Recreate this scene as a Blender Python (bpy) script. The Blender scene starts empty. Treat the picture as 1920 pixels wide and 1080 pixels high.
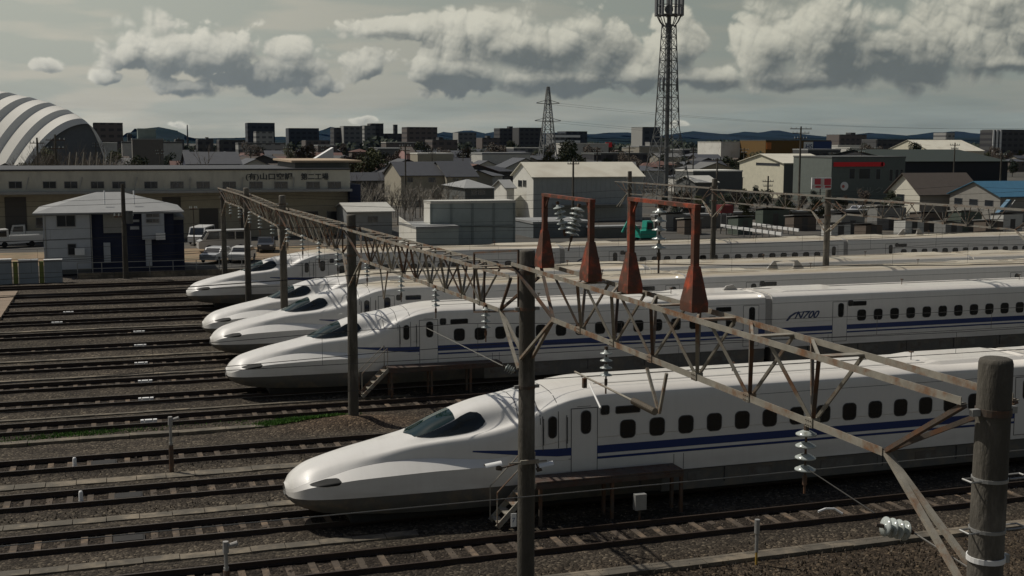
import bpy, math, random
import numpy as np
from mathutils import Vector, Matrix
rnd = random.Random(7)
S = bpy.context.scene
COL = S.collection
# ------------------------------------------------------------------ camera
F_PX, PITCH, ROLL, CH, TH = 2258.54, 0.121693, 0.0035827, 11.8932, 1.24989
RV = Vector((math.sin(TH), -math.cos(TH), 0)); FV = Vector((math.cos(TH), math.sin(TH), 0)); UV = Vector((0, 0, 1))
fw = FV*math.cos(PITCH) - UV*math.sin(PITCH); up = FV*math.sin(PITCH) + UV*math.cos(PITCH)
cx_ = RV*math.cos(ROLL) + up*math.sin(ROLL); cy_ = up*math.cos(ROLL) - RV*math.sin(ROLL)
cam = bpy.data.cameras.new('camera'); cam.sensor_width = 36; cam.lens = F_PX/1920*36
cam.clip_start = 0.5; cam.clip_end = 40000
co = bpy.data.objects.new('camera', cam); COL.objects.link(co)
m = Matrix((cx_, cy_, -fw)).transposed().to_4x4(); m.translation = (0, 0, CH); co.matrix_world = m
S.camera = co
# ------------------------------------------------------------------ exposure
S.view_settings.view_transform = 'Standard'; S.view_settings.look = 'None'
S.view_settings.exposure = -0.30; S.view_settings.gamma = 1.0; S.view_settings.use_curve_mapping = False
# ------------------------------------------------------------------ sun
sund = Vector((-0.70, 0.655, 1.27)).normalized()
sl = bpy.data.lights.new('sun', 'SUN'); sl.energy = 3.55; sl.angle = math.radians(0.55); sl.color = (1, .94, .84)
so = bpy.data.objects.new('sun', sl); COL.objects.link(so)
so.rotation_euler = (-sund).to_track_quat('-Z', 'Y').to_euler()
so.location = (-40, 50, 80)

def ray(x, y):
    dx, dy = x-960, y-540
    return fw + (cx_*dx - cy_*dy)/F_PX
def A(x, y, Y):                         # where the sight line through a photo point meets the plane at distance Y
    d = ray(x, y); t = Y/d.y; return Vector((0, 0, CH)) + d*t
def AX(x, y, X):
    d = ray(x, y); t = X/d.x; return Vector((0, 0, CH)) + d*t
def AZ(x, y, z=0):
    d = ray(x, y); t = (z-CH)/d.z; return Vector((0, 0, CH)) + d*t

# ------------------------------------------------------------------ world: sky texture plus clouds
world = bpy.data.worlds.new('World'); S.world = world; world.use_nodes = True
NT = world.node_tree; NT.nodes.clear()
def N(t, **k):
    n = NT.nodes.new(t)
    for a, b in k.items(): setattr(n, a, b)
    return n
def inp(n, i, v):
    if v is None: return
    if hasattr(v, 'is_output'): NT.links.new(v, n.inputs[i])
    else: n.inputs[i].default_value = v
sky = N('ShaderNodeTexSky', sky_type='NISHITA', sun_disc=False, sun_elevation=math.asin(sund.z),
        sun_rotation=math.atan2(sund.x, sund.y), altitude=20, air_density=1.0, dust_density=2.0, ozone_density=1.2)
bg = N('ShaderNodeBackground'); inp(bg, 0, sky.outputs[0]); bg.inputs[1].default_value = .05
wo = N('ShaderNodeOutputWorld'); NT.links.new(bg.outputs[0], wo.inputs[0])
# ------------------------------------------------------------------ sky band with cumulus clouds, a far cylinder round the whole place
BL = [(322,112,100,52),(400,116,110,50),(252,128,48,26),(478,154,140,34),(548,130,72,38),(606,164,36,18),(350,168,86,20),(206,156,26,12),
      (110,140,36,12),(690,131,54,31),(716,58,96,26),(884,66,84,46),(846,138,90,42),(960,80,105,50),(1030,102,140,60),(1110,104,96,60),
      (1050,156,160,24),(1252,96,64,70),(1196,140,82,36),(1310,148,82,24),(1424,90,72,58),(1530,88,98,64),(1500,152,114,20),(1600,126,136,52),
      (1704,118,118,58),(1804,84,120,74),(1896,66,130,80),(1846,16,100,44),(1920,128,150,22),(2140,90,170,70),(2380,130,200,50),(330,236,26,7),(690,226,24,7),(1270,230,24,7),(-180,120,150,40),(-420,100,150,60)]
TONE = [(440,152,100,34,-.42),(255,134,34,12,-.3),(330,80,80,20,.15),(870,160,80,16,-.42),(1060,164,130,14,-.42),(1120,92,60,34,-.34),(1010,112,50,22,-.25),(970,140,60,18,.25),(1240,90,50,46,.2),
        (1300,158,90,9,-.42),(1190,142,40,20,.2),(1500,154,100,12,-.34),(1570,84,60,34,-.3),(1410,126,30,28,.35),(1670,130,90,44,-.42),(1830,112,60,30,.25),(1885,142,100,10,-.42),(1880,60,60,30,-.2),(700,60,90,26,-.12),(1450,60,60,16,.15),(460,182,120,6,-.3)]
def vnz(x, y, seed):
    r = np.random.default_rng(seed); T = r.random((256, 256)); xi = np.floor(x).astype(np.int64); yi = np.floor(y).astype(np.int64); fx = x-xi; fy = y-yi
    fx = fx*fx*fx*(fx*(fx*6-15)+10); fy = fy*fy*fy*(fy*(fy*6-15)+10); g = lambda a, b: T[a % 256, b % 256]
    return (g(xi, yi)*(1-fx)+g(xi+1, yi)*fx)*(1-fy)+(g(xi, yi+1)*(1-fx)+g(xi+1, yi+1)*fx)*fy
def fbm(x, y, sc, octv, seed, gain=.5, billow=False):
    s = 0; a = 1; n = 0
    for o in range(octv):
        c, d = np.cos(o*1.3+seed), np.sin(o*1.3+seed); X = (c*x-d*y)/sc*2**o+o*17.3; Y = (d*x+c*y)/sc*2**o+o*9.1
        v = vnz(X, Y, seed*31+o)
        if billow: v = np.abs(2*v-1)
        s = s+a*v; n += a; a *= gain
    return s/n
def ss(x, a, b): t = np.clip((x-a)/(b-a), 0, 1); return t*t*(3-2*t)
def field(x, y):
    wx = x+(fbm(x, y, 60, 4, 5)-.5)*34; wy = y+(fbm(x, y, 60, 4, 6)-.5)*26
    f = np.full(np.shape(x), -2.0)
    for (px, py, rx, ry) in BL:
        dy = (wy-py-2)/(ry*1.16); dy = np.where(dy > 0, dy*1.45, dy); L = np.sqrt(((wx-px)/(rx*.90))**2+dy**2); f = np.maximum(f, 1.05-L)
    gen = (fbm(x, y*2.2, 420, 3, 21)-.55)*5; w = ss(np.hypot((x-960)/1500, (y-250)/520), .9, 1.15)
    f = np.where(w > 0, np.maximum(f, gen*w-2*(1-w)), f)
    b = fbm(wx*.6+x*.4, (wy*.6+y*.4)*1.05, 50, 6, 11, .5, True); n = fbm(x, y*1.2, 120, 7, 12, .55)
    return f+(b-.36)*.95+(n-.5)*.9
def skycolor(x, y):
    """x, y: photo-like pixel coordinates of a sky direction; linear colour"""
    f = field(x, y); wsp = fbm(x, y, 200, 3, 61); al = ss(f, -.10-.2*ss(wsp, .45, .7), .16+.2*ss(wsp, .45, .7))
    e = 0
    for st, k, w in ((5, 4.0, .20), (14, 2.2, .38), (34, 1.15, .55)): e = e+np.clip((f-field(x-st*.6, y-st*.85))*k, -1, 1)*w
    core = np.clip(f, 0, 1.2)
    low = ss(y, 60, 178)
    T = .62+.50*e-.46*core*(.35+.65*low)-.16*low
    for (px, py, rx, ry, k) in TONE: T = T+k*np.exp(-((x-px)/rx)**2-((y-py)/ry)**2)
    T = np.clip(T, 0, 1); T = T*T*(3-2*T)*.5+T*.5
    # sky behind: pale beige haze at the left, grey teal to the right
    t = ss(x, -100, 1500)[..., None]; v = ss(y, 0, 260)[..., None]
    base = np.array([.52,.505,.45])*(1-t)+np.array([.275,.292,.268])*t
    gap = fbm(x*.35, y*2.4, 120, 5, 31)[..., None]; g = ss(gap, .42, .62)
    teal = np.array([.27,.345,.34])*(1-t)+np.array([.20,.25,.245])*t
    base = base*(.62+.38*g)+teal*(.38-.38*g)
    base = base*(1-.0*v); base = base*(1-v*.10*(1-t))
    st = fbm(x*.25, y*3.0, 60, 5, 41)[..., None]; low2 = ss(y, 150, 235)[..., None]
    base = base*(1+(st-.5)*.55*low2)
    B = np.array([.67,.655,.60])*(1-t)+np.array([.58,.57,.50])*t; D = np.array([.175,.20,.212])*(1-t)+np.array([.125,.142,.145])*t
    T = T[..., None]; c = D*(1-T)+B*T
    fr = fbm(x, y, 30, 5, 51)[..., None]; c = c*(1+(fr-.5)*.16)
    a = (al*.94)[..., None]
    return base*(1-a)+c*a

def sky_band():
    fa = np.radians(np.r_[np.arange(-180, -26, 1.2), np.arange(-26, 26, .042), np.arange(26, 180.01, 1.2)])
    fe = np.radians(np.r_[np.arange(-1.5, 8.2, .042), np.arange(8.2, 38, .8)])
    Az, El = np.meshgrid(fa, fe); R0 = 21000.0
    f0 = math.asin(fw.z)
    x = np.where(np.abs(Az) < .9, 960+F_PX*np.tan(np.clip(Az, -.9, .9)), 960+np.sign(Az)*F_PX*(1.26+(np.abs(Az)-.9)*1.6)); y = 264-F_PX*np.tan(El)*1.0
    c = skycolor(x, y)
    up_ = np.clip((np.degrees(El)-9)/22, 0, 1)[..., None]; hz = np.array([.19, .215, .235]); c = c*(1-up_*.85)+hz*up_*.85; c = c*np.array([1.2, 1.19, 1.12])*(1-up_)+c*up_
    back = np.clip((np.abs(np.degrees(Az))-40)/60, 0, 1)[..., None]; c = c*(1-back*.45)
    a = 1-np.clip((np.degrees(El)-20)/17, 0, 1)
    P = np.stack([R0*(np.cos(Az)*FV.x+np.sin(Az)*RV.x), R0*(np.cos(Az)*FV.y+np.sin(Az)*RV.y), CH+R0*np.tan(El)], -1)
    nx, ny = len(fa), len(fe); me = bpy.data.meshes.new('sky'); me.vertices.add(nx*ny); me.vertices.foreach_set('co', P.reshape(-1))
    i = np.arange((nx-1)*(ny-1)); q0 = i//(nx-1)*nx+i % (nx-1); q = np.stack([q0, q0+nx, q0+1+nx, q0+1], 1).reshape(-1)
    me.loops.add(len(q)); me.loops.foreach_set('vertex_index', q); me.polygons.add(len(i)); me.polygons.foreach_set('loop_start', i*4); me.polygons.foreach_set('loop_total', np.full(len(i), 4))
    me.update(calc_edges=True)
    ca = me.color_attributes.new('sky', 'FLOAT_COLOR', 'POINT'); C4 = np.concatenate([c, a[..., None]], -1); ca.data.foreach_set('color', C4.reshape(-1))
    mt = bpy.data.materials.new('sky_clouds'); mt.use_nodes = True; t = mt.node_tree; t.nodes.clear(); mt.cycles.emission_sampling = 'NONE'
    at = t.nodes.new('ShaderNodeAttribute'); at.attribute_name = 'sky'; em = t.nodes.new('ShaderNodeEmission'); t.links.new(at.outputs['Color'], em.inputs[0])
    tr = t.nodes.new('ShaderNodeBsdfTransparent'); mx = t.nodes.new('ShaderNodeMixShader'); t.links.new(at.outputs['Alpha'], mx.inputs[0]); t.links.new(tr.outputs[0], mx.inputs[1]); t.links.new(em.outputs[0], mx.inputs[2])
    o = t.nodes.new('ShaderNodeOutputMaterial'); t.links.new(mx.outputs[0], o.inputs[0]); me.materials.append(mt)
    ob = bpy.data.objects.new('sky', me); COL.objects.link(ob); ob['kind'] = 'structure'
sky_band()

# ------------------------------------------------------------------ materials
MATS = {}
def mat(name, col, rough=.7, var=.0, scale=3.0, bump=.0, metal=.0, col2=None, c2amt=.5, c2scale=1.0, spec=.5, stretch=(1, 1, 1), bscale=None):
    if name in MATS: return MATS[name]
    mt = bpy.data.materials.new(name); mt.use_nodes = True; t = mt.node_tree; b = t.nodes['Principled BSDF']
    b.inputs['Roughness'].default_value = rough; b.inputs['Metallic'].default_value = metal; b.inputs['Specular IOR Level'].default_value = spec
    g = t.nodes.new('ShaderNodeNewGeometry'); vm = t.nodes.new('ShaderNodeVectorMath'); vm.operation = 'MULTIPLY'
    t.links.new(g.outputs['Position'], vm.inputs[0]); vm.inputs[1].default_value = stretch
    n = t.nodes.new('ShaderNodeTexNoise'); n.inputs['Scale'].default_value = scale; n.inputs['Detail'].default_value = 8; n.inputs['Roughness'].default_value = .65
    t.links.new(vm.outputs[0], n.inputs['Vector'])
    c = col
    out = None
    if col2 is not None:
        n2 = t.nodes.new('ShaderNodeTexNoise'); n2.inputs['Scale'].default_value = c2scale; n2.inputs['Detail'].default_value = 7; n2.inputs['Roughness'].default_value = .7
        t.links.new(vm.outputs[0], n2.inputs['Vector'])
        mr = t.nodes.new('ShaderNodeMapRange'); mr.interpolation_type = 'SMOOTHSTEP'
        mr.inputs[1].default_value = .62-c2amt*.4; mr.inputs[2].default_value = .78-c2amt*.3
        t.links.new(n2.outputs[0], mr.inputs[0])
        mx = t.nodes.new('ShaderNodeMix'); mx.data_type = 'RGBA'; mx.inputs[6].default_value = (*col, 1); mx.inputs[7].default_value = (*col2, 1)
        t.links.new(mr.outputs[0], mx.inputs[0]); out = mx.outputs[2]
    if var > 0:
        mr = t.nodes.new('ShaderNodeMapRange'); mr.inputs[1].default_value = .25; mr.inputs[2].default_value = .75
        mr.inputs[3].default_value = 1-var; mr.inputs[4].default_value = 1+var; t.links.new(n.outputs[0], mr.inputs[0])
        vs = t.nodes.new('ShaderNodeVectorMath'); vs.operation = 'SCALE'
        if out is not None: t.links.new(out, vs.inputs[0])
        else: vs.inputs[0].default_value = col
        t.links.new(mr.outputs[0], vs.inputs['Scale']); out = vs.outputs[0]
    if out is not None: t.links.new(out, b.inputs['Base Color'])
    else: b.inputs['Base Color'].default_value = (*col, 1)
    if bump > 0:
        nb = n
        if bscale:
            nb = t.nodes.new('ShaderNodeTexNoise'); nb.inputs['Scale'].default_value = bscale; nb.inputs['Detail'].default_value = 5
            t.links.new(vm.outputs[0], nb.inputs['Vector'])
        bp = t.nodes.new('ShaderNodeBump'); bp.inputs['Strength'].default_value = bump; bp.inputs['Distance'].default_value = .05
        t.links.new(nb.outputs[0], bp.inputs['Height']); t.links.new(bp.outputs[0], b.inputs['Normal'])
    MATS[name] = mt; return mt
def train_paint(name, dust, amt):
    """white paint; dust settled on the roof above 3.6 m"""
    mt = mat(name, (.76, .745, .705), .4, .035, .6, 0, spec=.35)
    t = mt.node_tree; b = t.nodes['Principled BSDF']; src = b.inputs['Base Color'].links[0].from_socket
    g = [n for n in t.nodes if n.type == 'NEW_GEOMETRY'][0]
    s = t.nodes.new('ShaderNodeSeparateXYZ'); t.links.new(g.outputs['Position'], s.inputs[0])
    r = t.nodes.new('ShaderNodeMapRange'); r.interpolation_type = 'SMOOTHSTEP'; r.inputs[1].default_value = 3.72; r.inputs[2].default_value = 3.98; t.links.new(s.outputs[2], r.inputs[0])
    vm = t.nodes.new('ShaderNodeVectorMath'); vm.operation = 'MULTIPLY'; vm.inputs[1].default_value = (.35, 2.2, 1); t.links.new(g.outputs['Position'], vm.inputs[0])
    n = t.nodes.new('ShaderNodeTexNoise'); n.inputs['Scale'].default_value = 1.3; n.inputs['Detail'].default_value = 8; n.inputs['Roughness'].default_value = .7; t.links.new(vm.outputs[0], n.inputs['Vector'])
    q = t.nodes.new('ShaderNodeMapRange'); q.inputs[1].default_value = .3; q.inputs[2].default_value = .7; q.inputs[3].default_value = amt*.6; q.inputs[4].default_value = amt; t.links.new(n.outputs[0], q.inputs[0])
    mu = t.nodes.new('ShaderNodeMath'); mu.operation = 'MULTIPLY'; t.links.new(r.outputs[0], mu.inputs[0]); t.links.new(q.outputs[0], mu.inputs[1])
    mx = t.nodes.new('ShaderNodeMix'); mx.data_type = 'RGBA'; t.links.new(mu.outputs[0], mx.inputs[0]); t.links.new(src, mx.inputs[6]); mx.inputs[7].default_value = (*dust, 1)
    # faint streaks of grime running down the sides
    vm2 = t.nodes.new('ShaderNodeVectorMath'); vm2.operation = 'MULTIPLY'; vm2.inputs[1].default_value = (5, 1, .35); t.links.new(g.outputs['Position'], vm2.inputs[0])
    n2 = t.nodes.new('ShaderNodeTexNoise'); n2.inputs['Scale'].default_value = 1; n2.inputs['Detail'].default_value = 6; t.links.new(vm2.outputs[0], n2.inputs['Vector'])
    q2 = t.nodes.new('ShaderNodeMapRange'); q2.inputs[1].default_value = .45; q2.inputs[2].default_value = .8; q2.inputs[3].default_value = 0; q2.inputs[4].default_value = .10; t.links.new(n2.outputs[0], q2.inputs[0])
    mx2 = t.nodes.new('ShaderNodeMix'); mx2.data_type = 'RGBA'; t.links.new(q2.outputs[0], mx2.inputs[0]); t.links.new(mx.outputs[2], mx2.inputs[6]); mx2.inputs[7].default_value = (.42, .38, .33, 1)
    r3 = t.nodes.new('ShaderNodeMapRange'); r3.interpolation_type = 'SMOOTHSTEP'; r3.inputs[1].default_value = 1.9; r3.inputs[2].default_value = 1.1; t.links.new(s.outputs[2], r3.inputs[0])
    vm3 = t.nodes.new('ShaderNodeVectorMath'); vm3.operation = 'MULTIPLY'; vm3.inputs[1].default_value = (.5, .5, 2.5); t.links.new(g.outputs['Position'], vm3.inputs[0])
    n3 = t.nodes.new('ShaderNodeTexNoise'); n3.inputs['Scale'].default_value = 1.2; n3.inputs['Detail'].default_value = 8; t.links.new(vm3.outputs[0], n3.inputs['Vector'])
    q3 = t.nodes.new('ShaderNodeMapRange'); q3.inputs[1].default_value = .35; q3.inputs[2].default_value = .75; q3.inputs[4].default_value = .34; t.links.new(n3.outputs[0], q3.inputs[0])
    m3 = t.nodes.new('ShaderNodeMath'); m3.operation = 'MULTIPLY'; t.links.new(r3.outputs[0], m3.inputs[0]); t.links.new(q3.outputs[0], m3.inputs[1])
    mx3 = t.nodes.new('ShaderNodeMix'); mx3.data_type = 'RGBA'; t.links.new(m3.outputs[0], mx3.inputs[0]); t.links.new(mx2.outputs[2], mx3.inputs[6]); mx3.inputs[7].default_value = (.27, .22, .17, 1)
    t.links.new(mx3.outputs[2], b.inputs['Base Color'])
    rr = t.nodes.new('ShaderNodeMapRange'); rr.inputs[3].default_value = .4; rr.inputs[4].default_value = .8; t.links.new(mu.outputs[0], rr.inputs[0]); t.links.new(rr.outputs[0], b.inputs['Roughness'])
    b.inputs['Coat Weight'].default_value = .45; b.inputs['Coat Roughness'].default_value = .045
    return mt
W_CLEAN = train_paint('train_white', (.60, .52, .41), .38)
W_DUSTY = train_paint('train_white_dusty', (.43, .35, .225), 1.0)
SKIRT = mat('skirt_grey', (.115, .115, .108), .5, .15, 2.0, col2=(.17, .145, .115), c2amt=.4, c2scale=1.5)
SKIRT2 = mat('skirt_hatch_grey', (.15, .148, .138), .55, .2, 2.0, col2=(.11, .095, .08), c2amt=.6, c2scale=1.5)
STRIPE = mat('stripe_blue', (.010, .034, .15), .35)
GLASS = mat('glass_dark', (.012, .016, .018), .1, spec=.6)
LENS = mat('headlight_lens', (.018, .019, .018), .55, spec=.15)
WSHIELD = mat('glass_windscreen', (.006, .022, .021), .05, spec=.8)
BLACK = mat('underframe_dark', (.02, .019, .018), .85, .3, 3)
GROOVE = mat('groove_dark', (.06, .06, .06), .7)
BELLOW = mat('bellows_grey', (.34, .33, .31), .8, .1, 4)
CONC = mat('pole_concrete', (.17, .155, .13), .9, .3, 2.5, .35, col2=(.07, .063, .05), c2amt=.75, c2scale=1.3, stretch=(1, 1, .3), bscale=30)
STEEL = mat('truss_steel_rusty', (.27, .25, .205), .65, .25, 5, .1, col2=(.19, .095, .045), c2amt=.40, c2scale=1.6)
STEELD = mat('steel_dark', (.075, .06, .047), .7, .3, 5, col2=(.12, .055, .025), c2amt=.5, c2scale=2)
GALV = mat('steel_galvanised', (.34, .34, .325), .5, .15, 5, metal=.3)
ORANGE = mat('orange_frame_paint', (.42, .065, .022), .6, .25, 4, .12, col2=(.10, .042, .024), c2amt=.8, c2scale=2.4)
SALMON = mat('faded_orange_paint', (.52, .20, .10), .6, .25, 5, .1, col2=(.3, .10, .045), c2amt=.5, c2scale=5)
PORC = mat('insulator_porcelain', (.46, .50, .48), .16, .06, 6, col2=(.25, .26, .22), c2amt=.35, c2scale=9)
PORCB = mat('insulator_brown', (.20, .17, .13), .4, .1, 6)
RAILM = mat('rail_rust', (.032, .021, .016), .75, .35, 6)
RAILT = mat('rail_top', (.10, .075, .06), .35, .2, 4, metal=.5)
SLEEP = mat('sleeper_concrete', (.22, .155, .10), .9, .35, 3, .2, col2=(.075, .058, .042), c2amt=.8, c2scale=.9)
TROUGH = mat('trough_concrete', (.235, .195, .14), .9, .25, 2.5, .2, col2=(.10, .088, .068), c2amt=.7, c2scale=.7)
WHITEP = mat('white_paint', (.78, .78, .76), .55, .05, 3)
GRASS = mat('grass_green', (.075, .17, .022), .9, .35, 1.8)
WIRE = mat('wire_dark', (.035, .033, .03), .6)
WIREL = mat('wire_light', (.22, .21, .19), .45, metal=.5)

# ------------------------------------------------------------------ mesh helpers
class MB:
    def __init__(s): s.v = []; s.f = []; s.mi = []
    def add(s, v, f, mi=0):
        k = len(s.v); s.v += [tuple(p) for p in v]; s.f += [tuple(i+k for i in q) for q in f]; s.mi += [mi]*len(f)
    def box(s, a, b, mi=0):
        x0, y0, z0 = a; x1, y1, z1 = b
        v = [(x0,y0,z0),(x1,y0,z0),(x1,y1,z0),(x0,y1,z0),(x0,y0,z1),(x1,y0,z1),(x1,y1,z1),(x0,y1,z1)]
        s.add(v, [(3,2,1,0),(4,5,6,7),(0,1,5,4),(1,2,6,5),(2,3,7,6),(3,0,4,7)], mi); return s
    def bar(s, p, q, w, h=None, mi=0):
        h = h or w; p = Vector(p); q = Vector(q); d = (q-p)
        if d.length < 1e-6: return s
        d.normalize(); a = d.cross(Vector((0, 0, 1)))
        if a.length < .01: a = Vector((1, 0, 0))
        a.normalize(); b = a.cross(d).normalized(); a = a*w/2; b = b*h/2
        v = [p-a-b, p+a-b, p+a+b, p-a+b, q-a-b, q+a-b, q+a+b, q-a+b]
        s.add(v, [(3,2,1,0),(4,5,6,7),(0,1,5,4),(1,2,6,5),(2,3,7,6),(3,0,4,7)], mi); return s
    def angle(s, p, q, w, t=.012):
        p = Vector(p); q = Vector(q); d = (q-p).normalized(); a = d.cross(Vector((0, 0, 1)))
        if a.length < .05: a = Vector((1, 0, 0))
        a.normalize(); b = a.cross(d).normalized(); u = [(-.5, -.5), (.5, -.5), (.5, -.5+t/w), (-.5+t/w, -.5+t/w), (-.5+t/w, .5), (-.5, .5)]
        v = [e+a*x*w+b*y*w for e in (p, q) for x, y in u]; s.add(v, [(i, (i+1) % 6, 6+(i+1) % 6, 6+i)[::-1] for i in range(6)]+[(0, 1, 2, 3, 4, 5), (11, 10, 9, 8, 7, 6)]); return s
    def tube(s, p, q, r, r2=None, n=8, mi=0, caps=True):
        r2 = r if r2 is None else r2; p = Vector(p); q = Vector(q); d = (q-p).normalized()
        a = d.orthogonal().normalized(); b = d.cross(a)
        v = [p+(a*math.cos(2*math.pi*i/n)+b*math.sin(2*math.pi*i/n))*r for i in range(n)]+[q+(a*math.cos(2*math.pi*i/n)+b*math.sin(2*math.pi*i/n))*r2 for i in range(n)]
        f = [(i, (i+1) % n, n+(i+1) % n, n+i) for i in range(n)]
        if caps: f += [tuple(range(n))[::-1], tuple(range(n, 2*n))]
        s.add(v, f, mi); return s
    def path(s, pts, r, n=5, mi=0):
        for a, b in zip(pts[:-1], pts[1:]): s.tube(a, b, r, r, n, mi, caps=False)
        return s
    def lathe(s, prof, n=16, c=(0, 0, 0), mi=0):
        v = []; f = []
        for (r, z) in prof:
            for i in range(n): v.append((c[0]+r*math.cos(2*math.pi*i/n), c[1]+r*math.sin(2*math.pi*i/n), c[2]+z))
        for k in range(len(prof)-1):
            for i in range(n): f.append((k*n+i, k*n+(i+1) % n, (k+1)*n+(i+1) % n, (k+1)*n+i))
        s.add(v, f, mi); return s
    def poly(s, pts, mi=0): s.add(pts, [tuple(range(len(pts)))], mi); return s
    def prism(s, pts, vec, mi=0):
        n = len(pts); vec = Vector(vec); q = [Vector(p)+vec for p in pts]
        s.add(list(pts)+q, [tuple(range(n))[::-1], tuple(range(n, 2*n))]+[(i, (i+1) % n, n+(i+1) % n, n+i) for i in range(n)], mi); return s
    def mesh(s, name, mats, smooth=False):
        me = bpy.data.meshes.new(name); me.from_pydata(s.v, [], s.f)
        mats = mats if isinstance(mats, (list, tuple)) else [mats]
        for q in mats: me.materials.append(q)
        if len(mats) > 1: me.polygons.foreach_set('material_index', s.mi)
        if smooth:
            me.polygons.foreach_set('use_smooth', [True]*len(me.polygons))
        me.update(); return me
    def build(s, name, mats, parent=None, smooth=False, **kw):
        return link(name, s.mesh(name, mats, smooth), parent, **kw)
def link(name, me, parent=None, loc=None, rot=None, scale=None, **kw):
    o = bpy.data.objects.new(name, me); COL.objects.link(o)
    if parent is not None: o.parent = parent
    if loc is not None: o.location = loc
    if rot is not None: o.rotation_euler = rot
    if scale is not None: o.scale = scale if isinstance(scale, (tuple, list)) else (scale,)*3
    for k, v in kw.items():
        if v: o[k] = v
    return o
def thing(name, label, cat, loc=(0, 0, 0), rz=0, group=None):
    return link(name, None, None, loc, (0, 0, rz), label=label, category=cat, group=group)
def tag(o, label, cat, group=None):
    o['label'] = label; o['category'] = cat
    if group: o['group'] = group
    return o
def children(o): return [c for c in COL.objects if c.parent is o]
def copy_tree(o, kids=None, parent=None):
    c = o.copy(); COL.objects.link(c); c.parent = parent
    for ch in o.children: copy_tree(ch, parent=c)
    return c
def textmesh(s, size, mt, parent, M4, name='lettering', shear=0, ext=.01, bold=0.0):
    cu = bpy.data.curves.new('t', 'FONT'); cu.body = s; cu.size = size; cu.extrude = ext; cu.shear = shear; cu.resolution_u = 3; cu.offset = bold
    ob = bpy.data.objects.new('t', cu); COL.objects.link(ob)
    dg = bpy.context.evaluated_depsgraph_get(); me = bpy.data.meshes.new_from_object(ob.evaluated_get(dg)); bpy.data.objects.remove(ob)
    me.materials.clear(); me.materials.append(mt); o = link(name, me, parent); o.matrix_local = M4; return o
FACE = Matrix(((1, 0, 0, 0), (0, 0, -1, 0), (0, 1, 0, 0), (0, 0, 0, 1)))   # text upright, facing -Y

# ------------------------------------------------------------------ ground
TR = dict(E=32.35, D=36.65, C=41.2, B=45.8, A=52.0, G=56.55, H=60.75, I=65.8, J=71.6, K=76.8, L=82.2, M=87.0, O=92.0, P=96.9, Q=102.6)
def stone_mat(name, attr=True):
    mt = bpy.data.materials.new(name); mt.use_nodes = True; t = mt.node_tree; b = t.nodes['Principled BSDF']; b.inputs['Roughness'].default_value = .95
    b.inputs['Specular IOR Level'].default_value = .2
    g = t.nodes.new('ShaderNodeNewGeometry')
    v = t.nodes.new('ShaderNodeTexVoronoi'); v.inputs['Scale'].default_value = 13; v.inputs['Randomness'].default_value = 1; t.links.new(g.outputs['Position'], v.inputs['Vector'])
    cr = t.nodes.new('ShaderNodeValToRGB'); e = cr.color_ramp.elements; e[0].color = (.034, .029, .024, 1); e[1].color = (.19, .165, .132, 1)
    e[1].position = .97
    for p, c in ((.35, (.053, .045, .037, 1)), (.68, (.075, .064, .053, 1)), (.88, (.108, .094, .077, 1))):
        x = cr.color_ramp.elements.new(p); x.color = c
    sx = t.nodes.new('ShaderNodeSeparateColor'); t.links.new(v.outputs['Color'], sx.inputs[0]); t.links.new(sx.outputs[0], cr.inputs[0])
    n = t.nodes.new('ShaderNodeTexNoise'); n.inputs['Scale'].default_value = .45; n.inputs['Detail'].default_value = 9; n.inputs['Roughness'].default_value = .7; t.links.new(g.outputs['Position'], n.inputs['Vector'])
    mr = t.nodes.new('ShaderNodeMapRange'); mr.inputs[1].default_value = .3; mr.inputs[2].default_value = .7; mr.inputs[3].default_value = .62; mr.inputs[4].default_value = 1.4; t.links.new(n.outputs[0], mr.inputs[0])
    s = t.nodes.new('ShaderNodeVectorMath'); s.operation = 'SCALE'; t.links.new(cr.outputs[0], s.inputs[0]); t.links.new(mr.outputs[0], s.inputs['Scale'])
    at = t.nodes.new('ShaderNodeAttribute'); at.attribute_name = 'bed'
    mu = t.nodes.new('ShaderNodeVectorMath'); mu.operation = 'MULTIPLY'; t.links.new(s.outputs[0], mu.inputs[0]); t.links.new(at.outputs['Color'], mu.inputs[1])
    t.links.new((mu if attr else s).outputs[0], b.inputs['Base Color'])
    bp = t.nodes.new('ShaderNodeBump'); bp.inputs['Strength'].default_value = .9; bp.inputs['Distance'].default_value = .05; t.links.new(v.outputs['Distance'], bp.inputs['Height']); bp.invert = True
    t.links.new(bp.outputs[0], b.inputs['Normal'])
    return mt
BALLAST = stone_mat('ballast_stones'); ROUGHG = stone_mat('gravel_plain', False)
def grid_mesh(name, xs, ys, zf, mats, col=None):
    X, Y = np.meshgrid(xs, ys); Z = zf(X, Y); nx, ny = len(xs), len(ys)
    me = bpy.data.meshes.new(name); n = nx*ny
    me.vertices.add(n); me.vertices.foreach_set('co', np.stack([X, Y, Z], -1).reshape(-1))
    i = np.arange((nx-1)*(ny-1)); r = i//(nx-1); c = i % (nx-1); a = r*nx+c
    q = np.stack([a, a+1, a+1+nx, a+nx], 1).reshape(-1)
    me.loops.add(len(q)); me.loops.foreach_set('vertex_index', q)
    me.polygons.add(len(i)); me.polygons.foreach_set('loop_start', i*4); me.polygons.foreach_set('loop_total', np.full(len(i), 4))
    me.materials.append(mats); me.update(calc_edges=True)
    if col is not None:
        ca = me.color_attributes.new('bed', 'FLOAT_COLOR', 'POINT'); C4 = np.ones((n, 4)); C4[:, :3] = col(X, Y).reshape(-1, 3)
        ca.data.foreach_set('color', C4.reshape(-1))
    return me
rng = np.random.default_rng(3)
TY = np.array(sorted(TR.values()))
def nearest(Y): return np.min(np.abs(Y[..., None]-TY), -1)
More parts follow.
